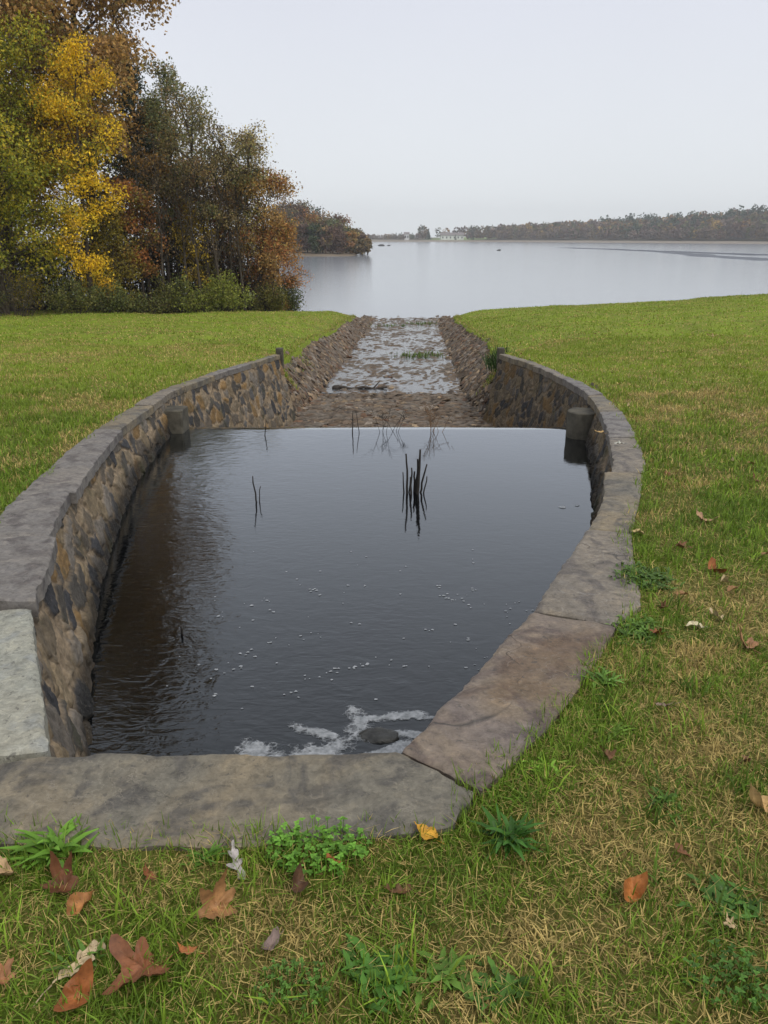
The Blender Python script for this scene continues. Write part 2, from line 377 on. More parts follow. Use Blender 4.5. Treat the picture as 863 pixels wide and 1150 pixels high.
# ------------------------------------------------------------------ lawn: one height-field sheet, sunk below the pool and the channel
xs = np.unique(np.round(np.r_[np.linspace(-4.4, 4.4, 122), np.linspace(4.4, 30, 60), np.linspace(-30, -4.4, 60), [-1500, -900, -500, -300, -200, -120, -80, -60, -45, -36, 36, 45, 60, 80, 120, 200, 300, 500, 900, 1500]], 4))
ys = np.unique(np.round(np.r_[[-60, -30, -15, -8, -4, -2, -1], np.linspace(0, 12, 170), np.linspace(12, 20, 80), np.linspace(20, 54, 140), np.linspace(54, 90, 40), [110, 150, 220, 320, 450, 600, 800, 1000, 1250, 1500]], 4))
X, Y = np.meshgrid(xs, ys)
sd = sdist(TR, X, Y); Z = G(X, Y)
Z = np.where(sd > 0, np.maximum(-4.4, Z-.02-sd*14), Z); Z = np.where((sd > .04) & (Y < 50), np.minimum(Z, -3.8), Z)
g = patch(X, Y)[..., None]
C = (STRAW*.36)*(1-g)+(GREEN*.5)*g
C = C*(1-sstep(6, 16, Y)[..., None]*.0)+0
farc = (LIME*.5+GREEN*.5)
t = sstep(7, 16, Y)[..., None]; C = C*(1-t)+t*(farc*(.72+.28*g))
mud = np.array(S(112, 100, 82)); t = sstep(-2.95, -3.2, Z)[..., None]*(Y[..., None] > 40); C = C*(1-t)+mud*t
wd = (sstep(-6.2, -7.6, X)*sstep(44, 47, Y))[..., None]; C = C*(1-wd)+np.array(S(58, 48, 34))*wd
mb = MB(); mb.grid(np.dstack([X, Y, Z]), C); tag(mb.build('lawn', M['lawn'], smooth=True), 'mown grass lawn sloping down to the lake', 'lawn', kind='structure')

# ------------------------------------------------------------------ lake
mb = MB(); gx = np.r_[-1500, -600, np.linspace(-200, 300, 12), 700, 1500]; gy = np.r_[46.5, 60, 90, 150, 300, 600, 1000, 1500]
X, Y = np.meshgrid(gx, gy); mb.grid(np.dstack([X, Y, X*0+ZL])); tag(mb.build('lake_water', M['lake']), 'pale grey reservoir reflecting the overcast sky', 'lake', kind='structure')

# ------------------------------------------------------------------ channel bed and its banks below the weir
def toe(y, side):
    y = np.asarray(y, float); wx = np.interp(y, (LI if side < 0 else RI)[:, 1], (LI if side < 0 else RI)[:, 0])-side*.12
    t = sstep(16.3, 20.3, y); return wx*(1-t)+(ax(y)+side*1.9)*t
def section(y):                            # half profiles left edge .. right edge
    eL, eR = edge_x(y, -1)-.12, edge_x(y, 1)+.12; tL, tR = toe(y, -1), toe(y, 1)
    return eL, tL, tR, eR
def bed_z(x, y, rough=True):
    eL, tL, tR, eR = section(y); zf = zfl(y); zl = np.maximum(G(eL, y)-.05, zf+.05); zr = np.maximum(G(eR, y)-.05, zf+.05)
    z = np.where(x < tL, zf+(zl-zf)*np.clip((tL-x)/np.maximum(tL-eL, .02), 0, 1)**.85, np.where(x > tR, zf+(zr-zf)*np.clip((x-tR)/np.maximum(eR-tR, .02), 0, 1)**.85, zf))
    if rough: fl_ = (x > tL) & (x < tR) & (y > 20.3); z = z+np.where(fl_, (fbm(x*3.4, y*1.5, seed=31)-.5)*.07+(fbm(x*10, y*5, seed=32, oct=2)-.5)*.05, (fbm(x*2.4, y*1.2, seed=31)-.5)*.16)
    return z
def section_(y): return section(y)
ny, nx = 420, 74
yv = np.r_[np.linspace(YC+.2, 22, 170), np.linspace(22, 53, 251)[1:]]
rows = []
for y in yv:
    eL, tL, tR, eR = [float(v) for v in section(y)]
    rows.append(np.r_[np.linspace(eL, tL, 15)[:-1], np.linspace(tL, tR, 45), np.linspace(tR, eR, 15)[1:]])
X = np.array(rows); Y = np.repeat(yv[:, None], X.shape[1], 1)
Z = bed_z(X, Y)
f1, f2, cid, _, _ = worley(X*4.2, Y*4.2, seed=41)
Z = Z+np.clip((f2-f1)*.16, 0, .05)
br = np.array(S(98, 82, 66)); gr = np.array(S(112, 104, 94))
C = (br*(1-cid[..., None])+gr*cid[..., None])*np.clip((f2-f1)*4, .25, 1)[..., None]
mb = MB(); mb.grid(np.dstack([X, Y, Z]), C); tag(mb.build('channel_bed', M['bed'], smooth=True), 'stony spillway channel bed running down to the lake', 'channel', kind='structure')

# thin sheet of running water over the flat of the channel
yv = np.linspace(20.6, 51, 160); X = np.array([np.linspace(float(toe(y, -1))-.1, float(toe(y, 1))+.1, 40) for y in yv]); Y = np.repeat(yv[:, None], 40, 1)
mb = MB(); mb.grid(np.dstack([X, Y, zfl(Y)+.042+.03*(fbm(X*.5, Y*.35, seed=44)-.5)]))
k = NT('shallow running water'); v = k.co()
p = k.bsdf((.05, .05, .05), .12, k.bump(k.noise(k.map(v, (1.4, 1, 1)), 5, 4, .6, .6), .3, .04), .5); p.inputs['IOR'].default_value = 1.5
tag(mb.build('stream_water', k.done(p), smooth=True), 'shallow water spreading over the channel floor', 'stream', kind='structure')

# rubble on the banks and the floor
def rock_mesh(seed, sub=2):
    import bmesh
    bm = bmesh.new(); bmesh.ops.create_icosphere(bm, subdivisions=sub, radius=1)
    V = np.array([v.co[:] for v in bm.verts]); F = np.array([[v.index for v in f.verts] for f in bm.faces]); bm.free()
    r = np.random.default_rng(seed)
    for _ in range(9):                     # chop flat facets
        n = r.normal(size=3); n /= np.linalg.norm(n); d = r.uniform(.5, .85)
        e = V@n-d; V = V-np.where(e > 0, e, 0)[:, None]*n
    V = V*(1+.12*(fbm(V[:, 0]*2+seed, V[:, 1]*2, V[:, 2]*2, seed=seed)-.5))[:, None]
    return V, F
ROCKS = [rock_mesh(s, 2) for s in range(6)]; SMALL = [rock_mesh(s+20, 1) for s in range(8)]
def rotz(a): c, s = math.cos(a), math.sin(a); return np.array([[c, -s, 0], [s, c, 0], [0, 0, 1]])
def rotx(a): c, s = math.cos(a), math.sin(a); return np.array([[1, 0, 0], [0, c, -s], [0, s, c]])
def roty(a): c, s = math.cos(a), math.sin(a); return np.array([[c, 0, s], [0, 1, 0], [-s, 0, c]])
def rock_col(r):
    c = [S(118, 100, 80), S(98, 84, 70), S(124, 114, 102), S(84, 74, 66), S(136, 118, 94), S(102, 78, 60)][r.integers(6)]
    return np.array(c)*r.uniform(.5, 1.3)
rr = np.random.default_rng(5); mb = MB(); items = []
cnt = 0
while cnt < 13000:
    y = 14.6+38*rr.random()**1.35; side = rr.random(); eL, tL, tR, eR = [float(q) for q in section(y)]
    if side < .3: x = rr.uniform(eL+.02, tL+.1)
    elif side < .6: x = rr.uniform(tR-.1, eR-.02)
    else:
        x = rr.uniform(tL, tR)
        wet = sstep(20.5, 21.3, y)*sstep(48.5, 47.5, y)
        # stones break the water in drifts, mostly towards the right hand side and near the sill
        if wet > .5 and vnoise(np.array([x*.9]), np.array([y*.28]), seed=51)[0]+.25*vnoise(np.array([x*4.]), np.array([y*2.]), seed=52)[0]+.05*(x-ax(y)) < .84: continue
    on_bank = x < tL or x > tR
    s = min(.15, (.045 if on_bank else .042)*math.exp(abs(rr.normal())*.5)*rr.uniform(.9, 1.3))
    V, F = SMALL[rr.integers(8)]
    sc = np.array([s*rr.uniform(.8, 1.4), s*rr.uniform(.7, 1.2), s*rr.uniform(.25, .5)])
    tilt = 0
    if on_bank: tilt = (.9 if x < tL else -.9)*rr.uniform(.5, 1.1)
    V = (V*sc)@rotz(rr.uniform(0, 6.3)).T@rotx(rr.normal()*.25).T@roty(tilt).T
    items.append((x, y, s*.16, V, F, rock_col(rr))); cnt += 1
bz_ = bed_z(np.array([q[0] for q in items]), np.array([q[1] for q in items]))
for (x, y, dz, V, F, c), z in zip(items, bz_): mb.add(V+[x, y, z+dz], None, F, c)

tag(mb.build('rubble', M['rubble']), 'brown riprap rubble lining the spillway banks and floor', 'rubble', kind='stuff')

# ------------------------------------------------------------------ retaining walls
def wall(name, P, side, label, z_bot, y_max=None, cell=(.25, .21), res=.0135, tone=1., seed=0):
    P = spline(P, 40); d = np.r_[0, np.cumsum(np.linalg.norm(np.diff(P, axis=0), axis=1))]
    ns = int(d[-1]/res); sv = np.linspace(0, d[-1], ns); x = np.interp(sv, d, P[:, 0]); y = np.interp(sv, d, P[:, 1])
    tx = np.gradient(x); ty = np.gradient(y); L = np.hypot(tx, ty); nx_, ny_ = side*ty/L, -side*tx/L          # towards the pool
    top = cz(y)-.07; bot = z_bot(y); nt = 90
    T = np.linspace(0, 1, nt)[:, None]; Zg = top[None]+(bot-top)[None]*T; dep = top[None]-Zg
    Sg = np.repeat(sv[None], nt, 0)
    wx = Sg/cell[0]+.9*(fbm(Sg*2.6, Zg*2.6, seed=seed+1, oct=3)-.5)+.34*(fbm(Sg*9, Zg*9, seed=seed+11)-.5); wz = Zg/cell[1]+.9*(fbm(Sg*2.6, Zg*2.6, seed=seed+2, oct=3)-.5)+.34*(fbm(Sg*9, Zg*9, seed=seed+12)-.5)
    f1, f2, cid, ox, oy = worley(wx, wz, seed=seed+3, jit=.95)
    e = f2-f1; mw = .01+.19*fbm(Sg*1.8, Zg*1.8, seed=seed+14); st = sstep(mw, mw+.07, e+(fbm(Sg*18, Zg*18, seed=seed+4)-.5)*.26)
    rnd = hsh(np.floor(cid*9999), np.floor(cid*777), np.zeros_like(cid), 5)
    rel = st*(.010+.018*rnd+(ox*(cid-.5)+oy*(rnd-.5))*.035)+(fbm(Sg*9, Zg*9, seed=seed+6)-.5)*.03+(fbm(Sg*38, Zg*38, seed=seed+7, oct=2)-.5)*.014
    off = .035-dep*.245-rel                   # back from the coping edge at the top, forward with the batter
    Xg = x[None]-nx_[None]*off; Yg = y[None]-ny_[None]*off
    pal = np.array([S(78, 76, 74), S(102, 92, 78), S(60, 60, 62), S(114, 102, 84), S(88, 80, 70), S(118, 104, 82), S(70, 66, 60), S(106, 99, 90), S(122, 98, 64)])
    c = pal[(cid*8.99).astype(int)]*(.75+.5*rnd)[..., None]
    mort = np.array(S(142, 125, 102))*(.5+.8*fbm(Sg*7, Zg*7, seed=seed+8))[..., None]; c = c*(.72+.6*fbm(Sg*14, Zg*14, seed=seed+9))[..., None]
    c = mort*(1-st[..., None])+c*st[..., None]
    wet = sstep(ZW+.30, ZW+.10, Zg+.05*fbm(Sg*3, Sg*0, seed=9))[..., None]*(y[None, :, None] < YC+.3); c = c*(1-.82*wet)*tone  # wall colour darkens towards the waterline
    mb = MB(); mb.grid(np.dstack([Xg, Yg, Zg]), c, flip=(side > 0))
    # back and top so that the wall is a solid body
    bx, by = x-nx_*.42, y-ny_*.42
    mb.grid(np.stack([np.c_[Xg[0], Yg[0], Zg[0]], np.c_[bx, by, top]]), np.tile(mort[0][None], (2, 1, 1)), flip=(side < 0))
    for e_ in (0, -1):
        q = np.stack([np.c_[Xg[:, e_], Yg[:, e_], Zg[:, e_]], np.c_[np.full(nt, bx[e_]), np.full(nt, by[e_]), Zg[:, e_]]])
        mb.grid(q, np.tile(mort[:, e_][None], (2, 1, 1)))
    return tag(mb.build(name, M['masonry'], smooth=True), label, 'stone wall', 'retaining walls of the basin')
zb = lambda y: np.where(y < YC+.1, -1.5, np.minimum(-2.0, zfl(y))-.35)
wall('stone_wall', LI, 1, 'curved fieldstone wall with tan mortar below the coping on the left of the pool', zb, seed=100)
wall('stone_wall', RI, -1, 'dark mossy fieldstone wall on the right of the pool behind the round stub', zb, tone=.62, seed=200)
wall('stone_wall', np.array([(-1.2, 2.12), (-.5, 2.13), (.1, 2.13)]), -1, 'short fieldstone headwall hidden under the front slab of the pool', lambda y: -1.5+0*y, seed=300)

# ------------------------------------------------------------------ coping slabs
def resample(P, n):
    P = np.asarray(P, float); d = np.r_[0, np.cumsum(np.linalg.norm(np.diff(P, axis=0), axis=1))]; s = np.linspace(0, d[-1], n)
    return np.c_[np.interp(s, d, P[:, 0]), np.interp(s, d, P[:, 1])]
def slab(inner, outer, mat, label, lift=.02, thick=.10, seed=0, jag=.012, step=.02, cat='coping slab'):
    """inner and outer are polylines that run the same way; the slab is a Coons patch between them"""
    Ln = max(np.linalg.norm(np.diff(inner, axis=0), axis=1).sum(), np.linalg.norm(np.diff(outer, axis=0), axis=1).sum())
    n = max(14, min(110, int(Ln/step))); m = max(12, min(44, int(np.linalg.norm(np.asarray(inner[0])-outer[0])/step)))
    a = resample(inner, n); b = resample(outer, n)
    v = np.linspace(0, 1, m)
    P = a[:, None]*(1-v[None, :, None])+b[:, None]*v[None, :, None]
    u = np.linspace(0, 1, n)
    dx = (fbm(P[..., 0]*7, P[..., 1]*7, seed=seed)-.5)+.6*(fbm(P[..., 0]*30, P[..., 1]*30, seed=seed+1)-.5)
    dy = (fbm(P[..., 0]*7, P[..., 1]*7, seed=seed+2)-.5)+.6*(fbm(P[..., 0]*30, P[..., 1]*30, seed=seed+3)-.5)
    X = P[..., 0]+dx*jag*2; Y = P[..., 1]+dy*jag*2
    Lm = np.linalg.norm(a-b, axis=1).mean()
    e = np.minimum(np.minimum(u, 1-u)[:, None]*Ln, np.minimum(v, 1-v)[None]*Lm)
    rnd_ = .014*(.5+fbm(X*9, Y*9, seed=seed+4)); rd = np.clip(e/rnd_, 0, 1)
    ter = fbm(X*2.6, Y*2.6, seed=seed+5); ter = np.floor(ter*9)/9*.5+ter*.5
    Z = cz(Y)+lift+(ter-.5)*.035+(fbm(X*14, Y*14, seed=seed+6)-.5)*.008-.012*(1-np.sqrt(1-(1-rd)**2))
    mb = MB(); top = np.dstack([X, Y, Z]); mb.grid(top)
    ring = np.r_[top[0, :], top[1:, -1], top[-1, -2::-1], top[-2:0:-1, 0]]
    ring = np.vstack([ring, ring[:1]]); lev = [0, .25, .6, 1.]
    cen = ring.mean(0); rows = []
    for l in lev:
        r = ring.copy(); r[:, 2] -= thick*l; w = (fbm(r[:, 0]*12, r[:, 1]*12, r[:, 2]*25, seed=seed+7)-.5)*.022
        dirv = r[:, :2]-cen[:2]; dirv /= np.linalg.norm(dirv, axis=1)[:, None]; r[:, :2] += dirv*(w*(l > 0))[:, None]
        r[-1] = r[0]; rows.append(r)
    mb.grid(np.array(rows))
    o = mb.build('coping_slab', mat, smooth=True, loc=(float(cen[0]), float(cen[1]), float(cen[2])))
    return tag(o, label, cat, 'coping slabs round the basin')
GREY = dict(base=S(108, 103, 91), warm=S(128, 115, 92), dark=S(76, 73, 69), light=S(146, 138, 122))
mats = [mat_slab('bluestone grey', seed=1., **GREY),
        mat_slab('bluestone rusty', base=S(112, 102, 96), warm=S(124, 110, 92), dark=S(82, 71, 68), light=S(142, 133, 121), seed=4., rust=.55),
        mat_slab('bluestone pale', base=S(143, 143, 131), warm=S(150, 146, 130), dark=S(132, 134, 130), light=S(178, 178, 170), seed=7.),
        mat_slab('bluestone dark', base=S(112, 108, 104), warm=S(122, 116, 108), dark=S(80, 74, 72), light=S(134, 128, 122), seed=11.),
        mat_slab('bluestone weathered', base=S(112, 105, 95), warm=S(126, 116, 101), dark=S(84, 78, 74), light=S(158, 154, 148), seed=15.)]
def cut(P, y0, y1, gap=.011):
    q = P[(P[:, 1] > y0+gap) & (P[:, 1] < y1-gap)]
    f = lambda y: (np.interp(y, P[:, 1], P[:, 0]), y)
    return np.vstack([[f(y0+gap)], q, [f(y1-gap)]])
slab([(-2.25, 2.0), (-1.6, 2.06), (-1.25, 2.105), (-1.1, 2.14), (-.5, 2.148), (.04, 2.146)], [(-2.3, 1.74), (-1.1, 1.752), (-.45, 1.74), (0, 1.775), (.2, 1.80), (.285, 1.955)], mats[0],
     'broad grey stone slab lying across the near end of the pool behind the foreground weeds', lift=.02, thick=.14, seed=11, jag=.014, step=.014)
slab([(.062, 2.152), (.36, 2.70), (.683, 3.275)], [(.30, 1.972), (.56, 2.28), (.76, 2.62), (.92, 2.9), (1.03, 3.12)], mats[1],
     'rust stained purplish slab, next one right of the broad front slab', lift=.022, thick=.12, seed=22, step=.014)
slab([(.695, 3.292), (.97, 3.9), (1.262, 4.55)], [(1.04, 3.135), (1.22, 3.35), (1.33, 3.8), (1.5, 4.46)], mats[4],
     'cracked grey slab on the right rim, between the rusty slab and a pale one', lift=.02, thick=.12, seed=33, step=.016)
slab([(1.272, 4.565), (1.55, 5.25), (1.80, 6.12)], [(1.508, 4.475), (1.79, 5.2), (2.09, 6.06)], mats[0],
     'pale grey slab on the right rim with its long edge curving over the water', lift=.018, seed=44)
yj = [6.13, 7.6, 9.2, 10.7, 12.6, 14.8, 17.2]
wd_r = ['smooth grey slab on the right rim just before the wall bends out of sight', 'brownish grey slab on the right rim with a small leaf lying on it', 'slab on the right rim directly above the round stub',
        'slab at the outward bend of the right rim past the round stub', 'long thin slab edge on the right rim halfway down the far wall', 'last narrow slab on the right rim, beside the small upright stone']
for i in range(6):
    slab(cut(sRI, yj[i], yj[i+1]), cut(sRO, yj[i], yj[i+1]), mats[(4, 3, 0, 3, 4, 0)[i]], wd_r[i], lift=.02+.008*(i % 2), seed=60+i*9, step=.03, jag=.014)
slab([(-1.10, 2.172), (-1.39, 2.76), (-1.663, 3.33)], [(-1.62, 2.075), (-1.95, 2.7), (-2.2, 3.2)], mats[2], 'pale greenish grey slab at the near left corner of the pool', lift=.015, thick=.12, seed=120, step=.014)
yl = [3.345, 4.35, 5.45, 8.0, 9.75, 11.3, 13.1, 15.1, 17.2]
wd_l = ['dark purplish slab with a thick raised edge, next after the pale corner slab', 'short dark slab on the left rim with hairline cracks and scratches', 'long dark grey slab on the left rim bordered by ragged grass',
        'slab on the left rim whose inner end steps back before the square block', 'slab on the left rim directly above the square block', 'slab on the left rim just past the square block where the wall bends in', 'narrow slab edge halfway along the far left wall', 'last narrow slab on the left rim, beside a small upright stone']
for i in range(8):
    a = cut(sLI, yl[i], yl[i+1]); b = cut(sLO, yl[i], yl[i+1])
    a = a+[(.03, 0.) if i in (0, 2) else (-.01, 0.)]
    slab(a, b, mats[(3, 3, 3, 0, 4, 0, 3, 0)[i]], wd_l[i], lift=(.045, .032, .03, .02, .03, .02, .025, .02)[i], thick=.085, seed=140+i*9, step=.016 if i < 2 else .03, jag=.014)

# ------------------------------------------------------------------ stub blocks by the weir, weir sill, end stones
def rough_block(name, P, mat, label, cat, group=None, rough=.02, seed=0):
    """P: list of rings (k,3), bottom to top; caps the top"""
    P = np.array(P); mb = MB(); q = np.concatenate([P, P[:, :1]], 1)
    w = (fbm(q[..., 0]*9, q[..., 1]*9, q[..., 2]*9, seed=seed)-.5)*rough; c = q.mean((0, 1)); d = q[..., :2]-c[:2]; d /= np.linalg.norm(d, axis=2)[..., None]+1e-6
    q = q.copy(); q[..., :2] += d*w[..., None]; q[..., 2] += w*.5; q[:, -1] = q[:, 0]
    mb.grid(q, flip=True)
    k = q.shape[1]-1; top = q[-1, :k]; cc = top.mean(0)[None]; mid = top*.5+cc*.5; mid[:, 2] += (fbm(mid[:, 0]*9, mid[:, 1]*9, seed=seed+1)-.5)*rough
    mb.add(np.vstack([top, mid, cc]), [[i, (i+1) % k, k+(i+1) % k, k+i] for i in range(k)], [[k+i, k+(i+1) % k, 2*k] for i in range(k)])
    return tag(mb.build(name, mat, loc=tuple(P[0].mean(0))), label, cat, group)
def ring_rect(x0, x1, y0, y1, z, n=6, r=.02):
    a = [(x0+r, y0), (x1-r, y0), (x1, y0+r), (x1, y1-r), (x1-r, y1), (x0+r, y1), (x0, y1-r), (x0, y0+r)]; out = []
    for p, q in zip(a, a[1:]+a[:1]):
        for t in np.linspace(0, 1, n, endpoint=False): out.append((p[0]+(q[0]-p[0])*t, p[1]+(q[1]-p[1])*t, z))
    return out
def ring_circ(cx_, cy_, r, z, n=36): return [(cx_+r*math.cos(a), cy_+r*math.sin(a), z) for a in np.linspace(0, 2*math.pi, n, endpoint=False)]
zz = [-1.5, -.9, -.8, -.7, -.62, -.585, -.575]
rough_block('stone_block', [ring_rect(-3.02+.012*(i == 6), -2.70-.012*(i == 6), 10.30+.012*(i == 6), 10.66-.012*(i == 6), z-.015) for i, z in enumerate(zz)], M['concrete'], 'square grey block standing in the water against the left wall by the weir', 'stone block', seed=3)
rough_block('round_pillar', [ring_circ(2.63, 10.16, .215-.015*(i == 6), z+.02) for i, z in enumerate(zz)], M['concrete'], 'short round stone stub standing in the water against the right wall', 'pillar', seed=4)
for (x, y, lab) in [(-2.28, 17.25, 'small upright grey stone at the far end of the left wall'), (2.56, 17.3, 'small upright grey stone at the far end of the right wall')]:
    z = float(cz(y)); rough_block('end_stone', [ring_rect(x-.075, x+.075, y-.02, y+.15, z+h, 4) for h in (-.3, -.1, .02, .09, .125, .14)], M['concrete'], lab, 'upright stone', 'end stones of the walls', seed=int(9+x))
mb = MB(); xv = np.linspace(-3.2, 3.0, 90); prof = [(YC+.02, -1.6), (YC+.02, ZW-.05), (YC+.06, ZW-.025), (YC+.24, ZW-.03), (YC+.27, ZW-.06), (YC+.30, -2.6)]
P = np.array([[(x, y+.015*(vnoise(np.array([x*3]), np.array([z*3]))[0]-.5), z+.012*(vnoise(np.array([x*5]), np.array([y*5]))[0]-.5)) for x in xv] for y, z in prof]); mb.grid(P)
tag(mb.build('weir', M['concrete'], smooth=True), 'low straight weir sill holding back the pool, just under the water', 'weir')

# ------------------------------------------------------------------ pool water with a lip over the weir
yv = np.r_[np.linspace(2.0, YC-.05, 60), YC, YC+.05, YC+.12, YC+.2, YC+.26, YC+.30]; zz = np.r_[np.full(60, ZW), ZW-.0005, ZW-.003, ZW-.009, ZW-.018, ZW-.035, ZW-.07]
rows = []
for y, z in zip(yv, zz):
    x0 = np.interp(y, sLI[:, 1], sLI[:, 0])-.05; x1 = np.interp(y, sRI[:, 1], sRI[:, 0])+.05
    if y < 2.16: x0, x1 = -1.2, .1
    rows.append(np.c_[np.linspace(x0, x1, 30), np.full(30, y), np.full(30, z)])
mb = MB(); mb.grid(np.array(rows)); tag(mb.build('pool_water', M['pool'], smooth=True), 'still black pool water reflecting the grey sky', 'water', kind='structure')

# ------------------------------------------------------------------ foam, rock, sticks in the pool
gx, gy = np.arange(-1.0, .5, .0032), np.arange(3.15, 4.0, .0032); X, Y = np.meshgrid(gx, gy); m = np.zeros_like(X)
def streak(pts, w):
    global m
    for a, b in zip(pts[:-1], pts[1:]):
        a, b = np.array(a), np.array(b); e = b-a; t = np.clip(((X-a[0])*e[0]+(Y-a[1])*e[1])/(e@e), 0, 1)
        m = np.maximum(m, 1-np.hypot(X-a[0]-t*e[0], Y-a[1]-t*e[1])/w)
streak([(-.70, 3.42), (-.58, 3.36), (-.42, 3.35), (-.28, 3.40), (-.16, 3.52), (-.13, 3.66), (-.17, 3.76)], .11)
streak([(-.62, 3.28), (-.40, 3.27), (-.2, 3.30), (.0, 3.36), (.12, 3.45)], .06)
m *= 1.
streak([(-.1, 3.68), (0., 3.70), (.16, 3.73), (.26, 3.70)], .05)
streak([(.08, 3.55), (.2, 3.53)], .04); streak([(-.5, 3.62), (-.36, 3.56), (-.26, 3.52)], .05)
w1, w2, _, _, _ = worley(X*30+fbm(X*20, Y*20, seed=70), Y*30, seed=71)
cov = m*1.0+(fbm(X*6, Y*6, seed=71)-.5)*1.5+(fbm(X*26, Y*26, seed=72, oct=3)-.5)*.9+sstep(.3, .1, w2-w1)*.22-.26
cov = np.clip(cov, 0, 1)*sstep(0, .12, m); keep = (cov[:-1, :-1] > .01) | (cov[1:, 1:] > .01)
mb = MB(); mb.grid(np.dstack([X, Y, ZW+.003+.006*cov*fbm(X*60, Y*60, seed=73, oct=2)]), np.repeat(cov[..., None], 3, 2), keep)
fr = np.random.default_rng(9)
def fleck(x, y, r):
    n = 9; a = np.linspace(0, 6.283, n, endpoint=False); rad = r*fr.uniform(.6, 1.25, n)
    V = np.c_[x+rad*np.cos(a)*1.3, y+rad*np.sin(a), np.full(n, ZW+.004)]; V = np.vstack([V, [(x, y, ZW+.004+r*.5)]])
    mb.add(V, None, [[i, (i+1) % n, n] for i in range(n)], (.75, .75, .75))
arcs = [((-.12, 3.6), 1.05, .1, 3.0, 26), ((-.05, 3.6), .62, .3, 2.9, 14), ((.2, 3.9), 1.25, .05, 1.5, 22), ((-.2, 3.4), 1.8, .35, 2.2, 22)]
for (c0, rad, a0, a1, n) in arcs:
    for _ in range(n):
        a = fr.uniform(a0, a1); q = rad*fr.normal(1, .06); x, y = c0[0]+q*math.cos(a), c0[1]+q*math.sin(a)*1.1
        if x > np.interp(y, sRI[:, 1], sRI[:, 0])-.1: continue
        for _ in range(fr.integers(1, 4)): fleck(x+fr.normal()*.025, y+fr.normal()*.02, fr.uniform(.003, .0105))
for _ in range(40): fleck(fr.uniform(-1.3, .9), fr.uniform(3.6, 6.2), fr.uniform(.003, .009))
fleck(1.75, 7.25, .03); fleck(1.9, 7.3, .02)
tag(mb.build('foam', M['foam'], smooth=True), 'white foam streaks and bubbles drifting by the front slab', 'foam', kind='stuff')
V, F = rock_mesh(77, 4); V = V/np.linalg.norm(V, axis=1)[:, None]; V = V*(1+.5*(fbm(V[:, 0]*2.2+3, V[:, 1]*2.2, V[:, 2]*2.2, seed=4)-.5)+.22*(fbm(V[:, 0]*8, V[:, 1]*8, V[:, 2]*8, seed=6)-.5))[:, None]*[.14, .095, .062]; mb = MB(); mb.add(V+[-.03, 3.53, ZW-.038], None, F)
tag(mb.build('wet_rock', M['wetrock'], smooth=True, loc=(-.03, 3.53, ZW)), 'dark wet rock barely breaking the surface among the foam', 'rock')

def stalk(mb, x, y, h, r, lean=(0, 0), z=None):
    z = (ZW-.1) if z is None else z; n = 7; t = np.linspace(0, 1, n)[:, None]
    wob = np.c_[fr.normal(size=n), fr.normal(size=n), np.zeros(n)]*.0035
    P = np.array([x, y, z])+t*np.array([lean[0], lean[1], h+.1])+wob+np.c_[t*t, t*0, t*0]*lean[0]*.4
    mb.tube(P, r*(1.05-.45*t[:, 0]), 6)
root = empty('stalk_clump', (.3, 7.7, ZW), 'clump of broken black cattail stalks standing in the middle of the pool', 'dead reeds')
for (dx, dy, h, r, lx) in [(-.085, 0, .42, .012, -.01), (-.13, .02, .22, .008, -.01), (-.03, -.03, .28, .011, 0), (.05, .01, .36, .014, .01), (.06, -.02, .47, .015, .03), (.09, .03, .30, .011, .09), (.03, .04, .22, .013, -.01), (.14, 0, .18, .008, .05), (-.06, .04, .16, .008, .02)]:
    mb = MB(); stalk(mb, .3+dx*.72, 7.7+dy, h, r*1.15, (lx*.6, .01)); o = mb.build('stalk', M['dead'], smooth=True, loc=(.3, 7.7, ZW), parent=root); o.location = (0, 0, 0)
for (x, y, h, r, lx, lab) in [(-1.27, 7.42, .27, .010, -.02, 'single thin dead stalk standing alone in open water left of the cattail clump'), (-1.60, 10.2, .22, .008, .03, 'thin bent stick poking up near the weir left of the middle'),
                              (-1.36, 4.66, .06, .012, .012, 'stubby black stick end poking out of the water near the left wall'), (-.43, 10.35, .30, .009, .01, 'slim pair of dead stems by the weir, the leftmost group there')]:
    mb = MB(); stalk(mb, x, y, h, r, (lx, 0))
    if lab.startswith('slim'): stalk(mb, x+.1, y, h*.9, r*.7, (-.03, 0))
    if lab.startswith('single'): stalk(mb, x+.012, y+.01, h*.6, r*.7, (.02, 0))
    tag(mb.build('dead_stalk', M['dead'], smooth=True, loc=(x, y, ZW)), lab, 'dead stalk', 'dead stalks in the pool')
for (x, lab, n, hh) in [(.10, 'sprawl of thin dark dead twigs by the middle of the weir', 8, .34), (.66, 'taller brown dead weed with fine side twigs beside the weir', 8, .45)]:
    mb = MB()
    for i in range(n):
        bx = x+fr.normal()*.10; h = hh*fr.uniform(.5, 1.); lx = fr.normal()*.12; stalk(mb, bx, 10.42+fr.normal()*.03, h, .0035, (lx*.7, 0))
        for _ in range(3):
            t = fr.uniform(.35, .9); p = np.array([bx+lx*t*1.3, 10.42, ZW+h*t]); q = p+[fr.normal()*.09, fr.normal()*.03, fr.uniform(.03, .12)]
            mb.tube([p, (p+q)/2+[0, 0, .01], q], [.0025, .002, .0015], 4)
    tag(mb.build('dead_weed', M['dead' if x < .5 else 'brownstem'], loc=(x, 10.42, ZW)), lab, 'dead weed', 'dead weeds along the weir')

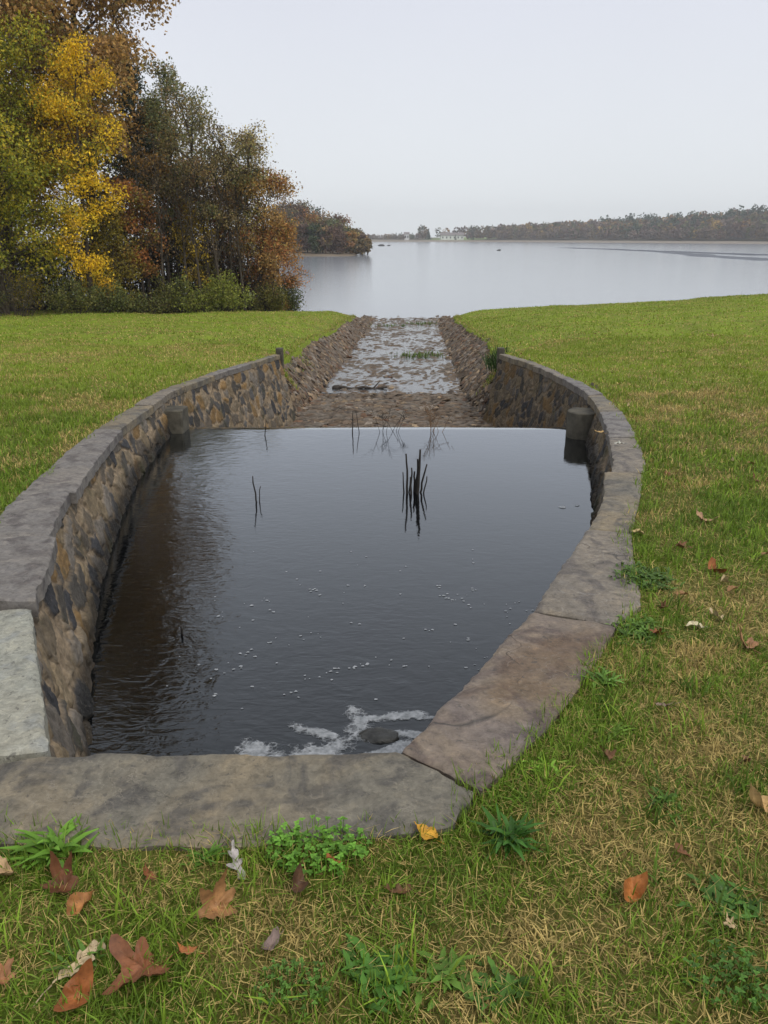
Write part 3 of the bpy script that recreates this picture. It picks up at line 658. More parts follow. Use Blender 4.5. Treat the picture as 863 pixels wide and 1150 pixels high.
# driftwood and grass tufts in the channel
mb = MB(); z = float(zfl(21.4))+.06
P = np.array([(-1.35+i*.13, 21.45+.02*math.sin(i), z+.03*math.sin(i*1.3)) for i in range(12)]); mb.tube(P, np.linspace(.05, .03, 12), 8); mb.tube([P[8], P[8]+[.12, .05, .12], P[8]+[.2, .1, .2]], [.025, .018, .01], 6); mb.tube([P[0]-[.08, 0, .0], P[0], P[1]], [.04, .085, .06], 8)
tag(mb.build('driftwood_log', M['wood'], smooth=True, loc=tuple(P[5])), 'dark driftwood log lying across the shallow water at the foot of the left bank', 'log')

# ------------------------------------------------------------------ grass blades
def blades(mb, x, y, z, L, w, lean, ang, col, bend=.6, tipc=1.15):
    n = len(x); dx, dy = np.cos(ang), np.sin(ang); px, py = -dy, dx
    tw = RNG.uniform(-1, 1, n); px, py = px*np.cos(tw)-py*np.sin(tw), px*np.sin(tw)+py*np.cos(tw)
    V = np.zeros((n, 6, 3)); hs = [0, .55, 1.]; ws = [.8, 1., .12]
    for i in range(3):
        t = hs[i]; out = L*np.sin(lean)*(t*(1-bend)+bend*t*t); up = L*np.cos(lean)*t-L*bend*.25*t*t*np.sin(lean)
        c = np.c_[x+dx*out, y+dy*out, z+np.maximum(up, .0)]; h = np.c_[px, py, px*0]*(w*ws[i]/2)[:, None]
        V[:, 2*i] = c-h; V[:, 2*i+1] = c+h
    k = np.arange(n)[:, None]*6; Q = np.concatenate([k+[0, 1, 3, 2], k+[2, 3, 5, 4]])
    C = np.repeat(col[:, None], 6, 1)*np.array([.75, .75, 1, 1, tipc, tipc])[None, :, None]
    mb.add(V.reshape(-1, 3), Q, None, C.reshape(-1, 3))
def scatter(n, x0, x1, y0, y1, over=.07):
    x = RNG.uniform(x0, x1, n); y = RNG.uniform(y0, y1, n)
    # keep what the picture can see plus a margin to either side
    k = (x > -.62*y-.9) & (x < .62*y+1.0); x, y = x[k], y[k]
    s = sdist(OUT, x, y); lim = over*(fbm(x*3, y*3, seed=81)*3.4-1.0)
    k = s < np.where(y > 17.4, -.02, lim); return x[k], y[k]
def turf(mb, n, x0, x1, y0, y1, L, w, green_shift=0, flat=.35):
    x, y = scatter(n, x0, x1, y0, y1)
    g = np.clip(patch(x, y)+green_shift, 0, 1); r = RNG.random(len(x))
    isg = r < .13+.70*g-np.where(x < 0, .34, .2)*sstep(.45, .62, fbm(x*.5, y*.3, seed=96))*sstep(4, 9, y)
    tone = fbm(x*2.3, y*2.3, seed=91)
    far = sstep(4, 14, y)[:, None]
    gc = GREEN*(1-tone[:, None])+DEEP*tone[:, None]; gc = gc*(1-.55*far)+LIME*.55*far
    gc = gc*(1+(RNG.random(len(x))-.5)*(1.-.45*far[:, 0]))[:, None]; big_ = fbm(x*.22, y*.14, seed=95)[:, None]; gc = gc*(1+far*(big_-.5)*.7)
    sc_ = STRAW*(.45+RNG.random(len(x))*.7)[:, None]*np.where(RNG.random(len(x)) < .25, .6, 1)[:, None]
    col = np.where(isg[:, None], gc, sc_)
    z = G(x, y)-.004
    Ls = RNG.uniform(*L, len(x))*np.where(isg, .75+.6*g, .9); ln = np.where(RNG.random(len(x)) < flat, RNG.uniform(1.1, 1.5, len(x)), np.abs(RNG.normal(.55, .3, len(x))))
    ln = np.where(isg, ln*.85, np.minimum(ln*1.35, 1.52))
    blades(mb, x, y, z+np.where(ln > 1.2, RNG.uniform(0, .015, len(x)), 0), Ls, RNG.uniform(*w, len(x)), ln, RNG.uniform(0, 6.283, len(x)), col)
mb = MB()
turf(mb, 110000, -2.3, 2.8, .75, 3.6, (.010, .028), (.0016, .004), -.25, .75)      # short thatch under the blades
turf(mb, 120000, -2.3, 2.6, .75, 3.0, (.025, .07), (.0018, .0042))
turf(mb, 110000, -4.5, 4.4, 2.6, 6.0, (.03, .075), (.003, .006))
turf(mb, 150000, -6.5, 7.5, 5.6, 11, (.035, .085), (.005, .010))
turf(mb, 190000, -12, 14, 10.5, 21, (.04, .075), (.008, .016), .03)
turf(mb, 240000, -30, 32, 20, 50.5, (.035, .075), (.018, .035), .05)
n_ = 26000; y = 17.3+34*RNG.random(n_)**1.2; sd_ = np.where(RNG.random(n_) < .5, -1, 1); x = np.where(sd_ < 0, edge_x(y, -1), edge_x(y, 1))+sd_*(RNG.normal(size=n_)*.16-.05)   # rank growth along the bank tops
w_ = RNG.random(n_)[:, None]; cc_ = np.where(w_ < .45, STRAW*.75, np.where(w_ < .8, GREEN, LIME))*RNG.uniform(.5, 1.15, n_)[:, None]
eL, tL, tR, eR = section_(y); zz_ = np.where((x > eL) & (x < eR), np.maximum(G(np.where(sd_ < 0, eL, eR), y)-.10-np.abs(np.where(sd_ < 0, x-eL, eR-x))*1.2, -3.4), G(x, y))
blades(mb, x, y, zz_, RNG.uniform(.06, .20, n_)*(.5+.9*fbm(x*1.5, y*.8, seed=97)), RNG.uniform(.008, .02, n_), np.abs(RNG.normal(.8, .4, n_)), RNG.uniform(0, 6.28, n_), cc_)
for _ in range(230):                       # coarser tussocks of long blades in the near turf
    yy_ = RNG.uniform(.8, 5.5); xx_ = RNG.uniform(-.6*yy_-.8, .6*yy_+.9)
    if sdist(OUT, np.array([xx_]), np.array([yy_]))[0] > -.02 or (patch(np.array([xx_]), np.array([yy_]))[0] < .35 and RNG.random() < .7): continue
    k_ = RNG.integers(10, 34); gx_ = xx_+RNG.normal(size=k_)*.035; gy_ = yy_+RNG.normal(size=k_)*.035
    cc_ = (GREEN if RNG.random() < .6 else DEEP)*RNG.uniform(.8, 1.25)
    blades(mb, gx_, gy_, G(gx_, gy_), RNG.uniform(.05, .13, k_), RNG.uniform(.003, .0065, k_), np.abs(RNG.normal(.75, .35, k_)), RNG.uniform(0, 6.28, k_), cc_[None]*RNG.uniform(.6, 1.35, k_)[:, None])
k_ = 18000; x, y = scatter(k_, -2.3, 2.8, .8, 4.5, .0); n_ = len(x)      # loose dry straw lying on top
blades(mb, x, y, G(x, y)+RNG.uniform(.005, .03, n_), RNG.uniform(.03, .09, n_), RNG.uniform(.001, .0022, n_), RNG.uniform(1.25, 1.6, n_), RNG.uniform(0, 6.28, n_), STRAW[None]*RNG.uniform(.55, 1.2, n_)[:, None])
tag(mb.build('grass', M['grass']), 'short mixed green and straw coloured grass on the lawn', 'grass', kind='stuff')

# ------------------------------------------------------------------ broad-leaved weeds in the turf
def px2xy(px, py):                         # a spot on the lawn, read off the photograph
    f, p = 880., R(19.35); d = np.array([(px-431.5)/f, math.cos(p)+(575-py)/f*math.sin(p), -math.sin(p)+(575-py)/f*math.cos(p)])
    lo, hi = .5, 80
    for _ in range(26):
        t = (lo+hi)/2
        if 1.6+t*d[2] > float(G0(np.array([t*d[0]]), np.array([t*d[1]]))[0]): lo = t
        else: hi = t
    return t*d[0], t*d[1]
def leaf_strip(mb, base, ang, L, w, lean, col, seg=5, fold=.25, wav=0.):
    t = np.linspace(0, 1, seg); wd = w*np.sin(np.pi*np.clip(t*.86+.1, 0, 1))**.8; out = L*np.sin(lean)*(t*.6+.4*t*t); up = L*np.cos(lean)*(t-.55*t*t)
    dx, dy = math.cos(ang), math.sin(ang); c = np.c_[base[0]+dx*out, base[1]+dy*out, base[2]+up]
    s = np.c_[-dy*wd, dx*wd, wd*fold]; s2 = np.c_[dy*wd, -dx*wd, wd*fold]
    if wav: s = s*(1+wav*np.sin(t*19))[:, None]; s2 = s2*(1+wav*np.sin(t*19+1))[:, None]
    P = np.stack([c+s, c, c+s2], 1); mb.grid(P, np.tile(np.asarray(col)[None, None], (seg, 3, 1))*np.linspace(.8, 1.15, seg)[:, None, None])
def weed(px, py, kind, size, label, col=(74, 104, 40), n=16):
    x, y = px2xy(px, py); z = float(G(np.array([x]), np.array([y]))[0]); mb = MB(); r = np.random.default_rng(int(px*7+py)); col = np.array(S(*col))*1.35
    if kind == 'lance':
        n = int(n*1.5)
        for _ in range(n): leaf_strip(mb, (x+r.normal()*size*.12, y+r.normal()*size*.12, z), r.uniform(0, 6.3), size*r.uniform(.35, 1.05), size*r.uniform(.03, .06), r.uniform(.35, 1.2), col*r.uniform(.6, 1.3))
    elif kind == 'rosette':
        size = size*.72; n = int(n*2.2)
        for _ in range(n): leaf_strip(mb, (x+r.normal()*size*.32, y+r.normal()*size*.28, z+.002), r.uniform(0, 6.3), size*r.uniform(.25, .85), size*r.uniform(.06, .10), r.uniform(.7, 1.3), col*r.uniform(.55, 1.35), 12, .25, .22)
    elif kind == 'mat':                    # feathery low growth in drifts along the stone edge
        ce = [(r.normal()*size*.14+size*.2, r.normal()*size*.22) for _ in range(7)]
        for _ in range(n*7):
            a = ce[r.integers(7)]; bx, by = x+a[0]+np.clip(r.normal(), -1.6, 1.6)*size*.22, y+a[1]+np.clip(r.normal(), -1.6, 1.6)*size*.26; sh = size*r.uniform(.12, .34)
            leaf_strip(mb, (bx, by, z+r.uniform(0, .02)), r.uniform(0, 6.3), sh, sh*r.uniform(.06, .13), r.uniform(.3, 1.3), col*r.uniform(.5, 1.35), 5)
    else:                                  # clover: round leaflets on short stems
        for _ in range(n*9):
            a = r.uniform(0, 6.3); q = size*math.sqrt(r.random())*.9; c0 = np.array([x+q*math.cos(a)*1.2, y+q*math.sin(a)*.8, z+r.uniform(.01, .065)]); tl = col*r.uniform(.55, 1.35)
            mb.tube([(c0[0], c0[1], z-.005), c0], [.0012, .001], 3, tl, False); a0 = r.uniform(0, 6.3)
            for j in range(3): leaf_strip(mb, c0, a0+j*2.094, size*.085*r.uniform(.7, 1.3), size*.034, r.uniform(1.0, 1.5), tl*r.uniform(.9, 1.1), 4, .15)
    tag(mb.build('weed', M['weed'], loc=(x, y, z)), label, 'weed', 'broad leaved weeds in the turf')
weed(66, 962, 'lance', .17, 'thick tuft of long bright blades at the left end of the front slab', (88, 122, 42), 40)
weed(358, 962, 'clover', .13, 'bright leafy clump overlapping the front edge of the broad slab', (92, 132, 48), 26)
weed(428, 1098, 'rosette', .15, 'dense jagged leaved weed at the bottom middle of the lawn', (72, 108, 42), 34)
weed(570, 948, 'lance', .15, 'dark green spray of strappy blades right of the yellow leaf', (54, 88, 32), 40)
weed(505, 1095, 'rosette', .13, 'loose weed right of the dense bottom middle one', (84, 112, 44), 18)
weed(712, 650, 'mat', .24, 'dark feathery green mat spilling over the cracked slab on the right', (74, 98, 44), 70)
weed(706, 712, 'mat', .2, 'green clump hiding the outer corner of the rusty slab', (84, 112, 46), 64)
weed(678, 770, 'lance', .14, 'spiky tuft halfway along the grass edge of the rusty slab', (96, 128, 56), 26)
weed(612, 862, 'rosette', .09, 'pale lime seedlings at the near corner of the rusty slab', (112, 148, 52), 18)
weed(822, 1018, 'rosette', .14, 'dark leafy weed near the bright orange curled leaf on the right', (66, 96, 40), 24)
weed(745, 905, 'lance', .11, 'small green tuft with two straw stems among dead grass', (76, 104, 42), 20)
weed(230, 968, 'lance', .10, 'low grassy tuft in front of the slab left of the silvery leaf', (82, 116, 42), 24)
weed(95, 1085, 'lance', .10, 'thin green tuft behind the pale tan oak leaf', (78, 106, 44), 16)
weed(560, 1120, 'rosette', .12, 'broad weed cut by the bottom edge of the photo', (70, 100, 40), 20)
weed(330, 1120, 'clover', .08, 'little clover patch right of the large russet leaf', (80, 112, 46), 12)
weed(820, 1015+95, 'clover', .10, 'clover patch in the bottom right of the lawn', (72, 104, 42), 14)
weed(20, 960, 'rosette', .10, 'flat rosette at the left margin under the broad slab', (98, 126, 52), 16)
weed(690, 825, 'lance', .10, 'yellow green tuft beside the small mauve leaf on the right', (104, 132, 52), 18)
# weeds out in the channel
for (x, y, n, h, lab) in [(1.35, 29.5, 200, .22, 'bright green grass tuft on an island of stones in the channel'), (.35, 44.5, 120, .2, 'low green tuft in the shallow water near the lake end'), (2.2, 46., 140, .25, 'green reed patch at the lake end of the right bank'), (2.75, 18.3, 260, .5, 'dark ivy like clump spilling over the end of the right wall')]:
    mb = MB(); z = float(bed_z(np.array([x]), np.array([y]))[0]) if y > 20 else -1.3
    xx = x+RNG.normal(size=n)*(.45 if y > 20 else .14); yv = y+RNG.normal(size=n)*(.3 if y > 20 else .3)
    blades(mb, xx, yv, np.full(n, z), RNG.uniform(h*.5, h*1.2, n), np.full(n, .03), np.abs(RNG.normal(.5, .3, n)), RNG.uniform(0, 6.3, n), (np.array(S(92, 112, 50)) if y > 20 else np.array(S(60, 80, 40)))[None]*RNG.uniform(.6, 1.3, n)[:, None])
    tag(mb.build('channel_grass', M['grass'], loc=(x, y, z)), lab, 'grass', kind='stuff')

# ------------------------------------------------------------------ fallen leaves
def seed_(r): return r.uniform(0, 6.3)
def outline(kind, r):
    th = np.linspace(0, 2*math.pi, 72, endpoint=False)
    if kind == 'maple':
        rad = .34+.02*np.sin(th*3); j = r.uniform(.85, 1.15, 5)
        for i, (c0, wd, h) in enumerate([(math.pi/2, .34, .40), (math.pi/2+.92, .32, .34), (math.pi/2-.92, .32, .34), (math.pi/2+1.9, .34, .20), (math.pi/2-1.9, .34, .20)]):
            d = np.angle(np.exp(1j*(th-c0-r.normal()*.06))); rad = np.maximum(rad, .30+h*j[i]*np.exp(-np.abs(d/wd)**1.6)*(1+.13*np.cos(d*21+i)))
        rad = rad*(1+.05*np.sin(th*17+seed_(r))); rad *= 1-.35*np.exp(-(np.angle(np.exp(1j*(th+math.pi/2)))/.25)**2)
        return np.c_[rad*np.cos(th), rad*np.sin(th)]*.72
    if kind == 'oak':
        t = np.linspace(0, 1, 45); e = np.sin(np.pi*t**.8)**.7
        def sidew(ph): return np.maximum(e*(.085+.15*np.clip(np.cos(t*2*np.pi*3.3+ph)+.15, -.35, 1)*(.75+.25*np.sin(t*7+ph))), .012)
        ph = r.uniform(0, 6.3); wl, wr = sidew(ph), sidew(ph+1.3); bend = .10*np.sin(np.pi*t)*r.choice([-1, 1])
        yo = t-.5; return np.r_[np.c_[wl+bend, yo+.10*wl/.2], np.c_[(-wr+bend)[::-1], (yo+.10*wr/.2)[::-1]][1:-1]]
    t = np.linspace(0, 1, 37); w = np.sin(np.pi*t**.9)**.8*.27; w[0] = w[-1] = .004
    return np.r_[np.c_[w, t-.5], np.c_[-w[::-1], t[::-1]-.5][1:-1]]
def leaf_mesh(kind, size, col, curl, seed, fold=.3):
    r = np.random.default_rng(seed); o = outline(kind, r); n = len(o); rings = [1., .8, .55, .28]; V = []; Cc = []
    axis = r.uniform(0, math.pi); ca, sa = math.cos(axis), math.sin(axis)
    for q in rings:
        p = o*q; u = p[:, 0]*ca+p[:, 1]*sa; v = -p[:, 0]*sa+p[:, 1]*ca
        z = curl*(u*u*2.3+.9*u*v)+fold*np.abs(p[:, 0])*.7+(fbm(p[:, 0]*5+seed, p[:, 1]*5, seed=seed)-.5)*.34
        V.append(np.c_[p, z]); Cc.append(np.asarray(col)[None]*(.72+.3*(1-q)+.25*fbm(p[:, 0]*6, p[:, 1]*6+seed, seed=seed+3))[:, None])
    V.append([(0, 0, 0.)]); Cc.append([np.asarray(col)*1.1]); V = np.vstack(V)*size; Cc = np.vstack(Cc); Q = []
    for k in range(3): Q += [[k*n+i, k*n+(i+1) % n, (k+1)*n+(i+1) % n, (k+1)*n+i] for i in range(n)]
    T = [[3*n+i, 3*n+(i+1) % n, 4*n] for i in range(n)]
    mb = MB(); mb.add(V, Q, T, Cc); b = np.array([0, -.5*size if kind != 'maple' else -.17*size, 0]); mb.tube([b, b+[.02*size, -.18*size, .03*size], b+[.06*size, -.36*size, .02*size]], [.008*size+.0006]*3, 4, np.asarray(col)*.8)
    return mb
def leaf_at(x, y, z, kind, size, col, label, rz, curl=.5, tilt=(0., 0.), seed=0, group='fallen leaves'):
    mb = leaf_mesh(kind, size, np.array(S(*col))*[.84, .98, 1.05], curl*1.25, seed); o = mb.build('fallen_leaf', M['dry'], smooth=True)
    o.location = (x, y, z); o.rotation_euler = (tilt[0], tilt[1], rz)
    return tag(o, label, 'leaf', group)
LV = [
 (477, 942, 'oval', .085, (214, 150, 50), 'bright yellow orange oval leaf at the front edge of the broad slab', 1.0, .5, (.2, .1)),
 (243, 1026, 'maple', .17, (176, 122, 78), 'large curled tan leaf standing upright in the grass below the slab', .3, 1.3, (.7, .2)),
 (165, 1098, 'maple', .24, (142, 84, 52), 'largest russet lobed leaf lying flat near the bottom', 2.2, .4, (.1, .1)),
 (90, 1086, 'oak', .15, (208, 172, 132), 'pale tan oak leaf with wavy lobes near the bottom left', -.6, .5, (.15, .2)),
 (88, 1126, 'oval', .12, (168, 96, 52), 'folded russet leaf directly below the pale tan oak leaf', -.4, 1., (.3, .3)),
 (72, 1002, 'maple', .15, (112, 66, 40), 'crumpled dark brown leaf in front of the left end of the slab', .8, .9, (.3, -.1)),
 (95, 1022, 'oval', .09, (176, 112, 60), 'narrow orange tan leaf touching the crumpled dark brown one', -.9, 1.1, (.4, .1)),
 (268, 976, 'oak', .115, (188, 168, 158), 'silvery pink oak leaf leaning on the weeds before the slab', .5, .5, (.45, .1)),
 (336, 1001, 'oval', .08, (98, 66, 46), 'small dark curled leaf left of the orange two lobed one', .2, 1.4, (.3, .2)),
 (377, 973, 'oak', .075, (190, 108, 60), 'small orange two lobed leaf in the bright leafy clump', 1.3, .6, (.4, .0)),
 (304, 1070, 'oval', .07, (136, 108, 96), 'greyish mauve leaf alone in straw grass near the bottom', 2.6, .5, (.1, .1)),
 (711, 1006, 'oval', .10, (188, 112, 56), 'bright orange brown curled leaf alone in the lower right grass', -.8, 1.5, (.4, .3)),
 (820, 1048, 'maple', .055, (206, 166, 122), 'tiny beige scrap of leaf below the orange curled one on the right', .4, .6, (.1, .1)),
 (853, 913, 'oval', .10, (208, 160, 104), 'tan folded leaf at the right margin of the photo', 1.3, 1.4, (.2, .2)),
 (683, 856, 'maple', .09, (126, 84, 54), 'brown leaf half buried in turf near the lime seedlings', .9, .7, (.2, .1)),
 (738, 717, 'maple', .10, (152, 84, 50), 'rusty red leaf in the green clump by the rusty slab', 2.1, .5, (.3, .1)),
 (806, 697, 'oak', .12, (212, 176, 134), 'larger of two pale tan leaves on the right lawn', .6, .9, (.3, .2)),
 (780, 708, 'oval', .09, (214, 188, 148), 'smaller of two pale tan leaves on the right lawn', 1.7, .6, (.2, .0)),
 (840, 731, 'maple', .17, (176, 122, 84), 'big tan orange leaf near the right margin below the pale pair', .5, .7, (.2, .1)),
 (800, 645, 'oval', .11, (164, 96, 54), 'orange brown leaf tipped on edge above the pale pair on the right', .9, 1.3, (.5, .2)),
 (745, 798, 'oak', .10, (140, 108, 92), 'mauve brown leaf lying flat right of the rusty slab', 1.9, .5, (.1, .1)),
 (850, 543, 'maple', .16, (122, 62, 42), 'dark red brown leaf at the right margin level with the pool', 1.2, .9, (.2, .1)),
 (790, 588, 'oval', .15, (178, 132, 96), 'beige pink leaf on the right lawn level with the cattail clump', 1.2, .6, (.3, .1)),
 (4, 988, 'oval', .09, (196, 152, 110), 'tan leaf cut by the left margin in front of the slab', 1.0, .8, (.2, .2)),
 (4, 1106, 'maple', .10, (170, 112, 74), 'brown leaf cut by the left margin near the bottom corner', .7, .6, (.3, .1)),
 (211, 1077, 'oval', .055, (186, 110, 62), 'small orange leaf touching the largest russet leaf', 1.5, .6, (.1, .2)),
 (170, 992, 'maple', .075, (146, 84, 50), 'little brown leaf between the crumpled dark leaf and the upright tan one', 2.0, .7, (.4, .1)),
 (446, 1010, 'oak', .09, (112, 74, 44), 'dull brown leaf sunk in grass below the yellow orange one', 1.6, .4, (.1, .1)),
 (716, 602, 'oval', .10, (196, 160, 106), 'straw coloured leaf at the joint beside the cracked slab', 1.5, .6, (.2, .1)),
 (765, 965, 'oval', .06, (132, 84, 52), 'small brown leaf up and right of the orange curled leaf', .5, .5, (.2, .1)),
 (835, 860, 'oak', .08, (128, 88, 58), 'brown leaf above the tan folded leaf at the right', 2.4, .6, (.2, .1)),
]
for i, (px, py, kd, sz, col, lab, rz, cu, ti) in enumerate(LV):
    x, y = px2xy(px, py); z = float(G(np.array([x]), np.array([y]))[0])+.022; leaf_at(x, y, z, kd, sz*(.8 if kd == 'maple' else .95), col, lab, rz, cu, ti, 300+i)
for (px, py, lab, col) in [(672, 492, 'small tan leaf at the grassy edge of the right rim near the round stub', (196, 152, 96)), (695, 505, 'pale leaf lying on the brownish right rim slab', (190, 176, 158))]:
    x, y = px2xy(px, py); leaf_at(x, y, float(cz(y))+.045, 'oval', .1, col, lab, 1.4, .4, (.1, 0), int(px))
src = None; lr = np.random.default_rng(12); cnt = 0
protos = [leaf_at(0, 0, -50, kd, 1., c, None, 0, .7, (0, 0), 500+i) for i, (kd, c) in enumerate([('maple', (136, 88, 56)), ('oval', (160, 112, 70)), ('oak', (122, 82, 56)), ('oval', (196, 162, 116))])]
while cnt < 70:
    y = 3.2+20*lr.random()**1.5; x = lr.uniform(-.5*y-.4, .5*y+.5)
    if sdist(OUT, np.array([x]), np.array([y]))[0] > -.15: continue
    p = protos[cnt % 4]; o = p if cnt < 4 else p.copy()
    if cnt >= 4: COL.objects.link(o)
    s = lr.uniform(.04, .085); o.scale = (s, s, s); o.location = (x, y, float(G(np.array([x]), np.array([y]))[0])+.03); o.rotation_euler = (lr.uniform(-.4, .6), lr.uniform(-.3, .3), lr.uniform(0, 6.3))
    tag(o, 'small dry brown leaf caught in the lawn away from the foreground', 'leaf', 'small leaves scattered over the lawn'); cnt += 1

# ------------------------------------------------------------------ trees
def leaf_cloud(mb, P, size, col, rng, droop=.0, aspect=1.7):
    n = len(P); d = rng.normal(size=(n, 3)); d[:, 2] -= droop*1.5; d /= np.linalg.norm(d, axis=1)[:, None]
    r = rng.normal(size=(n, 3)); r = np.cross(d, r); r /= np.linalg.norm(r, axis=1)[:, None]+1e-9; nrm = np.cross(d, r)
    L = size*rng.uniform(.6, 1.35, n)[:, None]; W = L/aspect
    V = np.stack([P-d*L*.5, P+r*W*.5+nrm*L*.08, P+d*L*.5, P-r*W*.5+nrm*L*.08], 1)
    mb.add(V.reshape(-1, 3), np.arange(n*4).reshape(-1, 4), None, np.repeat(col, 4, 0))
def tree(name, label, cat, x, y, h, cr, seed, pal, nleaf=7000, lsize=.16, base=.2, trunk_r=.16, lean=(0, 0), shape='round', droop=0., spread=.34, nl=16, bare=0., group='autumn trees at the edge of the lake', zbase=None, sparse_top=False, stems=1, up=.55):
    r = np.random.default_rng(seed); z0 = float(G(np.array([x]), np.array([y]))[0])-.15 if zbase is None else zbase
    wood = MB(); tips = []; tones = []
    for sidx in range(stems):
        so = np.array([r.normal()*.25, r.normal()*.2, 0])*(stems > 1); ln = np.array([lean[0], lean[1], 0])+(np.array([r.normal()*.16, r.normal()*.12, 0]) if stems > 1 else 0)*h
        hh = h*(1 if sidx == 0 else r.uniform(.7, .95)); t = np.linspace(0, 1, 9); wob = np.cumsum(r.normal(size=(9, 3))*[.018, .018, 0], 0)*h*.5*t[:, None]
        tp = np.array([0, 0, 0])+so+np.c_[ln[0]*t**1.3, ln[1]*t**1.3, hh*.95*t]+wob
        rad = trunk_r*(1-.88*t**.9)*(1.25-.25*np.minimum(1, t*8)); rad = rad/(1+.35*(stems-1)); wood.tube(tp, rad, 7)
        for i in range(nl//stems+2):
            f = base+(1-base)*(i+r.random())/(nl//stems+2); f = min(f, .98)
            p = np.array([np.interp(f, t, tp[:, k]) for k in range(3)]); q = (f-base)/(1-base)
            R_ = cr*(np.sin(np.pi*(.12+.80*q))**.7 if shape == 'round' else (1-q)**.8+.06 if shape == 'cone' else (.78+.3*q-.9*np.maximum(0, q-.55)**2*2) if shape == 'oval' else (.55+.75*q)*(1-q**5)+.1)*r.uniform(.7, 1.15)
            a = i*2.4+r.normal()*.5; el = up+.35*q+r.normal()*.12
            if shape == 'cone': el = r.normal(-.02, .08)
            dv = np.array([math.cos(a)*math.cos(el), math.sin(a)*math.cos(el), math.sin(el)]); tt = np.linspace(0, 1, 6)[:, None]
            lp = p+dv*R_*tt*1.05+np.array([0, 0, 1])*R_*(.12*tt-(.12+droop*.55)*tt**2)+np.cumsum(r.normal(size=(6, 3)), 0)*R_*.03*tt
            lr_ = max(.018, trunk_r*.36*(1-.6*q)); wood.tube(lp, lr_*(1-.8*tt[:, 0]), 5); tone = r.random()
            for j in range(8):
                s0 = r.uniform(.3, 1.); pp = np.array([np.interp(s0, tt[:, 0], lp[:, k]) for k in range(3)]); bl = R_*r.uniform(.22, .5)
                bd = dv*.6+r.normal(size=3)*.6; bd[2] += .15-droop*.5; bd /= np.linalg.norm(bd); b1 = pp+bd*bl*.5+r.normal(size=3)*bl*.06; b2 = pp+bd*bl-np.array([0, 0, droop*bl*.4])
                wood.tube([pp, b1, b2], [lr_*.4, lr_*.25, .006], 4, None, False)
                for m_ in range(4):
                    w0 = pp+(b2-pp)*r.uniform(.35, 1); wd_ = bd*.5+r.normal(size=3)*.7; wd_[2] -= droop*.8; w1 = w0+wd_*bl*.35
                    wood.tube([w0, (w0+w1)/2, w1], [.012, .008, .004], 3, None, False); tips.append((w0, w1)); tones.append((tone, q))
    tips = np.array(tips); tones = np.array(tones); n = len(tips); keepw = r.random(n) > bare
    if sparse_top: keepw &= r.random(n) > tones[:, 1]*.4
    idx = np.where(keepw)[0]; wgt = r.uniform(.3, 1.7, len(idx)); pick = idx[r.choice(len(idx), nleaf, p=wgt/wgt.sum())]
    u = r.uniform(0, 1.1, nleaf)[:, None]; P = tips[pick, 0]*(1-u)+tips[pick, 1]*u+np.clip(r.normal(size=(nleaf, 3)), -1.25, 1.25)*[spread, spread, spread*.7]
    P[:, 2] -= droop*np.abs(r.normal(size=nleaf))*.3
    pal = np.array([S(*c) for c in pal]); k = np.clip((tones[pick, 0]*.75+r.random(nleaf)*.45-.1)*len(pal), 0, len(pal)-1e-3).astype(int)
    col = pal[k]*r.uniform(.6, 1.35, nleaf)[:, None]
    crown = MB(); leaf_cloud(crown, P, lsize, col, r, droop)
    root = empty(name, (x, y, z0), label, cat, group)
    wood.build('trunk', M['bark'], root, smooth=True); crown.build('crown', M['leaf'], root)
    return root
def at(px, y): return (px-431.5)/880*(y*.9435+1.4)   # x of a photo column at forward distance y
OLIVE = [(158, 156, 52), (140, 146, 50), (172, 164, 54), (128, 134, 50), (186, 170, 54)]
GOLD = [(240, 200, 50), (246, 210, 60), (232, 188, 48), (222, 180, 54), (206, 180, 56)]
RUST = [(174, 138, 84), (160, 124, 76), (190, 150, 84), (152, 128, 82), (194, 152, 90), (164, 148, 84)]
BRWN = [(136, 118, 86), (144, 122, 80), (122, 112, 82), (154, 128, 82), (116, 108, 82)]
GRGN = [(122, 126, 84), (132, 132, 82), (112, 120, 84), (146, 136, 84), (138, 126, 80)]
ORNG = [(176, 120, 70), (164, 106, 64), (184, 134, 76), (154, 114, 72)]
tree('maple_tree', 'olive green broad tree filling the left margin in front of the woods', 'tree', at(8, 41), 41, 13.2, 4.5, 1, OLIVE+[(200, 176, 56), (190, 172, 56)], 50000, .15, .06, .22, (.3, -.3), 'round', .35, .42, 34)
tree('maple_tree', 'golden yellow tree with drooping sprays, brightest one at the wood edge', 'tree', at(106, 42.2), 42.2, 12.0, 2.7, 2, GOLD+[(190, 176, 60)], 19000, .13, .08, .17, (.5, -.3), 'round', .4, .30, 22)
tree('oak_tree', 'tall rust brown oak rising above the olive tree out of the top of the photo', 'tree', at(20, 46), 46, 30, 7.6, 3, RUST+[(170, 150, 76)], 64000, .25, .2, .36, (.3, -.5), 'oval', .25, .55, 46, .0)
tree('oak_tree', 'second tall brown oak, its crown edge standing out against the sky', 'tree', at(116, 47.5), 47.5, 29, 5.6, 4, RUST, 62000, .22, .24, .32, (.2, -.5), 'oval', .25, .5, 44, .0)
tree('pine_tree', 'dark blue green pine half hidden between the brown oak and the grey green tree', 'tree', at(178, 50), 50, 14.5, 2.8, 5, [(66, 84, 70), (74, 92, 74), (58, 74, 62), (82, 96, 76)], 13000, .16, .15, .2, (0, 0), 'cone', .2, .3, 34)
tree('ash_tree', 'tall thin crowned grey green tree with sky showing through its top', 'tree', at(204, 48), 48, 13.2, 2.3, 6, GRGN, 12000, .13, .32, .16, (.3, 0), 'round', .1, .35, 20, .12, sparse_top=True)
